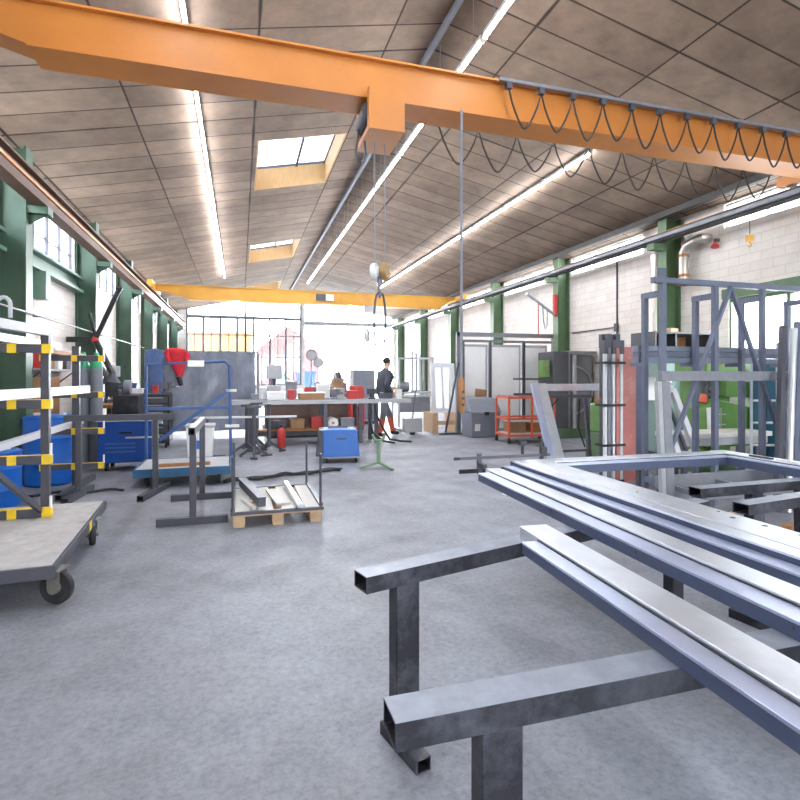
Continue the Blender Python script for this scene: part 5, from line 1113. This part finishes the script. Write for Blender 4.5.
P('base', MB().box(5.5, 7.1, 0, 6.05, 7.6, .5), M['rgreen'], t); P('body', MB().box(5.54, 7.15, .501, 6.02, 7.55, .98), M['vgreen'], t, bevel=.03); P('panel', MB().box(5.62, 7.135, .75, 5.79, 7.149, .88), M['offwhite'], t); P('wood_top', MB().box(5.6, 7.2, .981, 5.92, 7.5, 1.06), M['brown'], t)
t = T('switch_cabinet', 'grey-green switch cabinet on the white block wall behind the stillage', 'cabinet', (7.2, 8.0, 0), world=True)
P('body', MB().box(6.9, 7.55, .1, 7.42, 8.1, 1.78), M['pgreen'], t, bevel=.01); P('door', MB().box(6.94, 7.535, .16, 7.38, 7.549, 1.72), M['pgreen'], t, bevel=.004); P('plinth', MB().box(6.92, 7.57, 0, 7.4, 8.08, .099), M['dgrey'], t); P('sheet', MB().box(7.05, 7.528, 1.3, 7.2, 7.534, 1.5), M['offwhite'], t, 'white sheet')
t = T('machine_hood', 'long dark hood of a machine with brown inside, above the three profiles', 'machine', (6.7, 7.2, 1.7), world=True)
P('shell', MB().box(6.32, 6.95, 1.80, 7.45, 7.5, 1.83).box(6.32, 7.47, 1.831, 7.45, 7.5, 2.1).box(6.32, 6.95, 2.1005, 7.45, 7.5, 2.13).box(6.32, 6.95, 1.831, 6.35, 7.469, 2.1).box(7.42, 6.95, 1.831, 7.45, 7.469, 2.1).box(6.72, 6.95, 1.831, 6.75, 7.469, 2.1), M['mach'], t)
P('inside', MB().box(6.351, 7.44, 1.84, 6.71, 7.469, 2.09).box(6.76, 7.44, 1.84, 7.41, 7.469, 2.09), M['brown'], t, 'brown back inside'); P('leg', MB().box(6.33, 7.42, 0, 6.38, 7.47, 1.799).box(7.43, 7.42, 0, 7.48, 7.47, 1.799), M['dgrey'], t)
O('timber_block', MB().cbox((6.9, 7.25, 2.17), (.2, .16, .08), .2), M['wood'], 'pale wood block lying on top of the dark machine hood', 'wood block')
t = T('steel_locker', 'teal steel locker against the wall under the side window', 'locker', (7.45, 5.9, 0), world=True)
P('body', MB().box(7.2, 5.5, .05, 7.7, 6.05, 1.62), M['teal'], t, bevel=.008); P('door', MB().box(7.185, 5.52, .1, 7.199, 5.76, 1.58), M['teal'], t); P('door', MB().box(7.185, 5.79, .1, 7.199, 6.03, 1.58), M['teal'], t); P('plinth', MB().box(7.24, 5.53, 0, 7.68, 6.02, .049), M['black'], t)
t = T('ladder', 'aluminium ladder leaning in front of the teal locker', 'ladder', (6.9, 5.6, 0), world=True)
l0, l1 = Vector((6.22, 5.2, .02)), Vector((6.52, 5.45, 1.85)); off = Vector((.32, -.1, 0))
P('rail', MB().bar(l0, l1, .03, .07), M['alu'], t); P('rail', MB().bar(l0+off, l1+off, .03, .07), M['alu'], t)
for k in range(6):
    p = l0.lerp(l1, .12+.155*k); P('rung', MB().tube(p+off*.06, p+off*.94, .016, n=10), M['alu'], t)

# pipes and services on the block wall
t = T('vent_pipe', 'straight zinc exhaust pipe beside the green column', 'pipe', (7.79, 8.56, 1.75), world=True)
P('pipe', MB().tube((7.79, 8.56, 1.75), (7.79, 8.56, 3.8), .085, n=20), M['zinc'], t); P('collar', MB().tube((7.79, 8.56, 2.95), (7.79, 8.56, 3.0), .095, n=20).tube((7.79, 8.56, 2.1), (7.79, 8.56, 2.15), .095, n=20), M['zinc'], t); P('bracket', MB().box(7.88, 8.54, 2.98, 8.095, 8.58, 3.01), M['dgrey'], t)
t = T('vent_pipe', 'bent zinc exhaust pipe elbowed towards the strip glazing', 'pipe', (7.87, 7.95, 3.1), world=True)
P('pipe', MB().path([(7.87, 7.95, 3.12), (7.87, 7.95, 3.7), (7.87, 7.88, 3.8), (7.88, 7.74, 3.86), (7.94, 7.62, 3.89), (8.095, 7.6, 3.89)], .085, 18), M['zinc'], t); [P('flange', MB().tube((7.87, 7.95, z), (7.87, 7.95, z+.05), r, n=22), M['brown'], t, 'brownish flange ring') for z, r in ((3.10, .12), (3.25, .1), (3.62, .095))]
t = T('hanging_hook', 'small yellow lifting hook hanging in front of the block wall', 'hook', (7.5, 6.3, 3.4), world=True)
P('line', MB().tube((7.5, 6.3, 3.6), (7.5, 6.3, 3.96), .006, n=6), M['dgrey'], t); P('body', MB().box(7.44, 6.27, 3.48, 7.56, 6.33, 3.58), M['yellow'], t, bevel=.01); P('hook', MB().path([(7.5, 6.3, 3.48)] + [(7.5+.03*math.sin(a), 6.3, 3.43+.03*math.cos(a)) for a in [i*.5 for i in range(10)]], .009), M['yellow'], t)
t = T('wall_mounted_horn', 'small red alarm horn on the block wall below the strip glazing', 'alarm horn', (8.05, 7.4, 3.7), world=True)
P('horn', MB().lathe([(.03, 0), (.035, .04), (.07, .1)], (8.02, 7.4, 3.78), (-.4, -.3, -1), n=16), M['redp'], t); P('bracket', MB().box(8.0, 7.38, 3.785, 8.098, 7.42, 3.84), M['dgrey'], t)
O('wall_conduit', MB().box(8.07, 10.02, 2.0, 8.098, 10.05, 3.98).box(8.07, 10.05, 2.5, 8.098, 11.7, 2.53).box(8.04, 9.98, 2.42, 8.0695, 10.09, 2.6), M['dgrey'], 'dark cable conduit running down the white block wall', 'conduit')

# more small goods on and behind the long table
for x, y, w, h, m, lab in ((.3, 11.55, .16, .12, 'mgrey', 'grey parts tray at the far left of the long table'), (1.05, 11.62, .14, .2, 'redp', 'small red can on the long table beside the carton'), (2.1, 11.6, .18, .22, 'lgrey', 'light grey canister on the long table beside the vise'),
        (2.55, 11.6, .14, .26, 'redp', 'tall red can on the long table behind the red case'), (3.15, 11.55, .26, .12, 'dgrey', 'dark flat box near the right end of the long table'), (3.4, 11.45, .12, .2, 'offwhite', 'small white can at the right end of the long table'), (.47, 11.62, .12, .26, 'alu', 'bright metal can on the long table behind the white box')):
    crate((x, y, .926), (w, .14, h), m, lab, 'can' if 'can' in lab.split() else 'box', 'small_container', TG)
t = T('tool_cabinet', 'dark brown low cabinet with drawers standing behind the long table', 'cabinet', (1.5, 12.75, 0))
P('body', MB().box(-.95, -.3, .08, .95, .3, .86), M['umber'], t, bevel=.006); P('plinth', MB().box(-.92, -.27, 0, .92, .27, .0795), M['black'], t); P('worktop', MB().box(-1.0, -.33, .8605, 1.0, .33, .9), M['mgrey'], t)
for k in range(4):
    for r in range(2):
        d_ = P('drawer', MB().box(-.92+.465*k, -.315, .12+.37*r, -.48+.465*k, -.3005, .46+.37*r), M['umber'], t, bevel=.003); P('handle', MB().box(-.78+.465*k, -.335, .40+.37*r, -.62+.465*k, -.3155, .42+.37*r), M['alu'], d_)
CB = 'goods on the dark brown cabinet'
for x, w, h, m, lab in ((.75, .3, .3, 'lgrey', 'light grey machine cover at the left of the dark brown cabinet'), (1.15, .24, .4, 'mgrey', 'grey motor housing on the dark brown cabinet'), (1.55, .2, .26, 'redp', 'red box on the dark brown cabinet'), (1.9, .3, .34, 'offwhite', 'white box on the dark brown cabinet'), (2.25, .22, .42, 'card', 'tall brown box at the right of the dark brown cabinet')):
    crate((x, 12.75, .901), (w, .3, h), m, lab, grp=CB)
# hoses and small machines along the windowed wall
t = T('wire_feeder', 'dark wire feed unit on a wheeled stand behind the gas cylinders', 'welder', (-1.9, 10.5, 0))
P('body', MB().box(-.2, -.3, .62, .2, .3, 1.08), M['black'], t, bevel=.01); P('stand', MB().box(-.18, -.28, .1, -.14, .28, .619).box(.14, -.28, .1, .18, .28, .619).box(-.22, -.32, .06, .22, .32, .0995), M['dgrey'], t); P('spool', MB().tube((-.05, -.1, 1.22), (.05, -.1, 1.22), .13, n=22), M['mgrey'], t); P('spool_bracket', MB().box(-.09, -.12, 1.0805, -.07, -.08, 1.25), M['dgrey'], t)
for x in (-.17, .17): P('wheel', MB().tube((x-.02, .2, .06), (x+.02, .2, .06), .0595, n=16).tube((x-.02, -.2, .06), (x+.02, -.2, .06), .0595, n=16), M['rubber'], t)
O('hanging_hose_coil', MB().path([(-2.42 + .16*math.cos(a), 10.33 + .012*a, 1.42 + .2*math.sin(a)) for a in [i*.4 for i in range(48)]], .018, 8), M['hose'], 'black hose coil hanging by the extractor above the wall bench', 'hose')
# ================================================================== THE WALKING PERSON
def make_person():
    root = Vector((3.22, 12.15, 0))
    # facing +x (walking towards the block wall), back turned a little to the viewer
    J = {  # x forward, y sideways (+y = left hand side, away), z up
     'pelvis': (0, 0, .96, .150), 'waist': (.0, 0, 1.08, .145), 'chest': (.03, 0, 1.28, .165), 'upper': (.055, 0, 1.43, .135), 'neck': (.085, 0, 1.53, .062), 'headb': (.115, 0, 1.60, .075), 'head': (.13, 0, 1.68, .098), 'crown': (.13, 0, 1.745, .075),
     'shR': (.055, -.17, 1.43, .082), 'elR': (-.08, -.25, 1.17, .062), 'wrR': (.10, -.25, .98, .045), 
     'shL': (.055, .17, 1.43, .082), 'elL': (.14, .24, 1.16, .062), 'wrL': (.36, .20, 1.09, .045),
     'hipR': (-.01, -.10, .92, .115), 'knR': (-.05, -.105, .52, .08), 'anR': (-.14, -.105, .115, .06),
     'hipL': (.02, .10, .92, .115), 'knL': (.24, .105, .53, .08), 'anL': (.36, .105, .115, .06),
    }
    E = [('pelvis','waist'),('waist','chest'),('chest','upper'),('upper','neck'),('neck','headb'),('headb','head'),('head','crown'),('upper','shR'),('shR','elR'),('elR','wrR'),('upper','shL'),('shL','elL'),('elL','wrL'),
         ('pelvis','hipR'),('hipR','knR'),('knR','anR'),('pelvis','hipL'),('hipL','knL'),('knL','anL')]
    # feet
    for s, a in (('R', 'anR'), ('L', 'anL')):
        x, y, z, r = J[a]
        J['heel'+s] = (x-.03, y, .055, .052); J['toe'+s] = (x+.17, y, .045, .042); E += [(a, 'heel'+s), ('heel'+s, 'toe'+s)]
    # hands: palm and five fingers
    for s, d in (('R', (.55, .0, -.5)), ('L', (.8, -.1, -.25))):
        w = Vector(J['wr'+s][:3]); dv = Vector(d).normalized(); side = dv.cross(Vector((0, 1, 0))).normalized()
        pm = w + dv*.07; J['palm'+s] = (*pm, .036); E.append(('wr'+s, 'palm'+s))
        for k, (o, ln) in enumerate(((-.03, .07), (-.01, .085), (.01, .08), (.03, .06))):
            q = pm + dv*.035 + side*o; e1 = q + dv*ln*.5; e2 = e1 + (dv*.6 + Vector((0, 0, -.6)))*ln*.5
            for i, p in enumerate((q, e1, e2)): J['f%s%d%d' % (s, k, i)] = (*p, .0105)
            E += [('palm'+s, 'f%s%d0' % (s, k)), ('f%s%d0' % (s, k), 'f%s%d1' % (s, k)), ('f%s%d1' % (s, k), 'f%s%d2' % (s, k))]
        q = pm + Vector((0, 0, .03)) + dv*.0; e1 = q + dv*.045 + Vector((0, 0, .02))
        J['t'+s] = (*q, .013); J['tt'+s] = (*e1, .011); E += [('palm'+s, 't'+s), ('t'+s, 'tt'+s)]
    names = list(J); me = bpy.data.meshes.new('person')
    me.from_pydata([J[n][:3] for n in names], [(names.index(a), names.index(b)) for a, b in E], [])
    ob = bpy.data.objects.new('person', me); COL.objects.link(ob)
    sk = ob.modifiers.new('skin', 'SKIN'); sk.use_smooth_shade = True; sk.branch_smoothing = .3
    for i, n in enumerate(names):
        r = J[n][3]; d = me.skin_vertices[0].data[i]; d.radius = (r, r); d.use_root = (n == 'pelvis')
    ss = ob.modifiers.new('subsurf', 'SUBSURF'); ss.levels = 2; ss.render_levels = 2
    dg = bpy.context.evaluated_depsgraph_get(); em = bpy.data.meshes.new_from_object(ob.evaluated_get(dg))
    ob.modifiers.clear(); ob.data = em
    for m in (M['jacket'], M['trouser'], M['boot'], M['skin'], M['black']): em.materials.append(m)
    for v in em.vertices:   # broaden the torso, flatten front to back
        if 0.93 < v.co.z < 1.5 and abs(v.co.y) < .215:
            k = min(1, (v.co.z-.93)/.12)*max(0, min(1, (.215-abs(v.co.y))/.09)); v.co.y *= 1 + .3*k; v.co.x = v.co.x*(1 + .35*k)
    for p in em.polygons:
        c = p.center; p.use_smooth = True; hand = (c.z < 1.02 and c.y < -.2 and c.x > .08) or (c.x > .36 and c.z > .95)
        p.material_index = 3 if (c.z > 1.545 or hand) else 0 if c.z > .93 or abs(c.y) > .2 else 1 if c.z > .42 else 2 if c.z > .1 else 4
    ob.location = root; ob.rotation_euler = (0, 0, math.radians(20)); ob.scale = (1.04,)*3
    tag(ob, 'person in dark jacket, grey trousers and orange gaiters walking past the long table', 'person')
    hr = MB().ball((.115, 0, 1.715), .108, 18, (1.0, .9, .85)); hd = P('hair', hr, M['hair'], ob)
    hd.location = (0, 0, 0)
    f = MB().ball((.235, 0, 1.665), .016, 8, (1, .8, 1.3)); P('nose', f, M['skin'], ob)
    f = MB().ball((.21, .035, 1.69), .011, 8).ball((.21, -.035, 1.69), .011, 8); P('eyes', f, M['black'], ob)
    f = MB().ball((.215, 0, 1.62), .02, 8, (.5, 1.2, .35)); P('mouth', f, M['redw'], ob)
    f = MB().ball((.12, .1, 1.675), .026, 8, (.6, .4, 1.2)).ball((.12, -.1, 1.675), .026, 8, (.6, .4, 1.2)); P('ears', f, M['skin'], ob)
    return ob
make_person()

# ================================================================== LIGHT, CAMERA
w = bpy.data.worlds.new('World'); bpy.context.scene.world = w; w.use_nodes = True
N = w.node_tree.nodes; L = w.node_tree.links; bg = N['Background']
tc = N.new('ShaderNodeTexCoord'); sp = N.new('ShaderNodeSeparateXYZ'); L.new(tc.outputs['Generated'], sp.inputs[0])
rp = N.new('ShaderNodeValToRGB'); rp.color_ramp.elements[0].position = .0; rp.color_ramp.elements[0].color = (.95, .97, 1, 1)
rp.color_ramp.elements[1].position = .7; rp.color_ramp.elements[1].color = (.72, .86, 1, 1); L.new(sp.outputs[2], rp.inputs[0]); 
# hazy bright sky on the side the far gate opens to
dp = N.new('ShaderNodeVectorMath'); dp.operation = 'DOT_PRODUCT'; dp.inputs[1].default_value = Vector((.12, 1, .22)).normalized(); L.new(tc.outputs['Generated'], dp.inputs[0])
mr = N.new('ShaderNodeMapRange'); mr.inputs['From Min'].default_value = .72; mr.inputs['From Max'].default_value = 1; mr.inputs['To Max'].default_value = 3.2; L.new(dp.outputs['Value'], mr.inputs[0])
ad = N.new('ShaderNodeMath'); ad.operation = 'ADD'; ad.inputs[1].default_value = 1; L.new(mr.outputs[0], ad.inputs[0])
vm = N.new('ShaderNodeVectorMath'); vm.operation = 'SCALE'; L.new(rp.outputs[0], vm.inputs[0]); L.new(ad.outputs[0], vm.inputs['Scale'])
L.new(vm.outputs[0], bg.inputs[0])
bg.inputs[1].default_value = 5.0
sc = bpy.context.scene
cam = bpy.data.cameras.new('camera'); co = bpy.data.objects.new('camera', cam); COL.objects.link(co)
cam.sensor_width = 36; cam.sensor_fit = 'HORIZONTAL'; cam.lens = 36*F_PX/800; cam.clip_start = .05; cam.clip_end = 300
co.location = (0, 0, CAM_H); co.rotation_euler = (PI/2, 0, -YAW); cam.shift_y = (377-400)/800
sc.camera = co
sc.view_settings.view_transform = 'Standard'; sc.view_settings.look = 'None'; sc.view_settings.gamma = 1; sc.view_settings.use_curve_mapping = False
sc.view_settings.exposure = 2.15
sc.cycles.max_bounces = 8; sc.cycles.diffuse_bounces = 5; sc.cycles.transparent_max_bounces = 12
sc.cycles.use_denoising = True
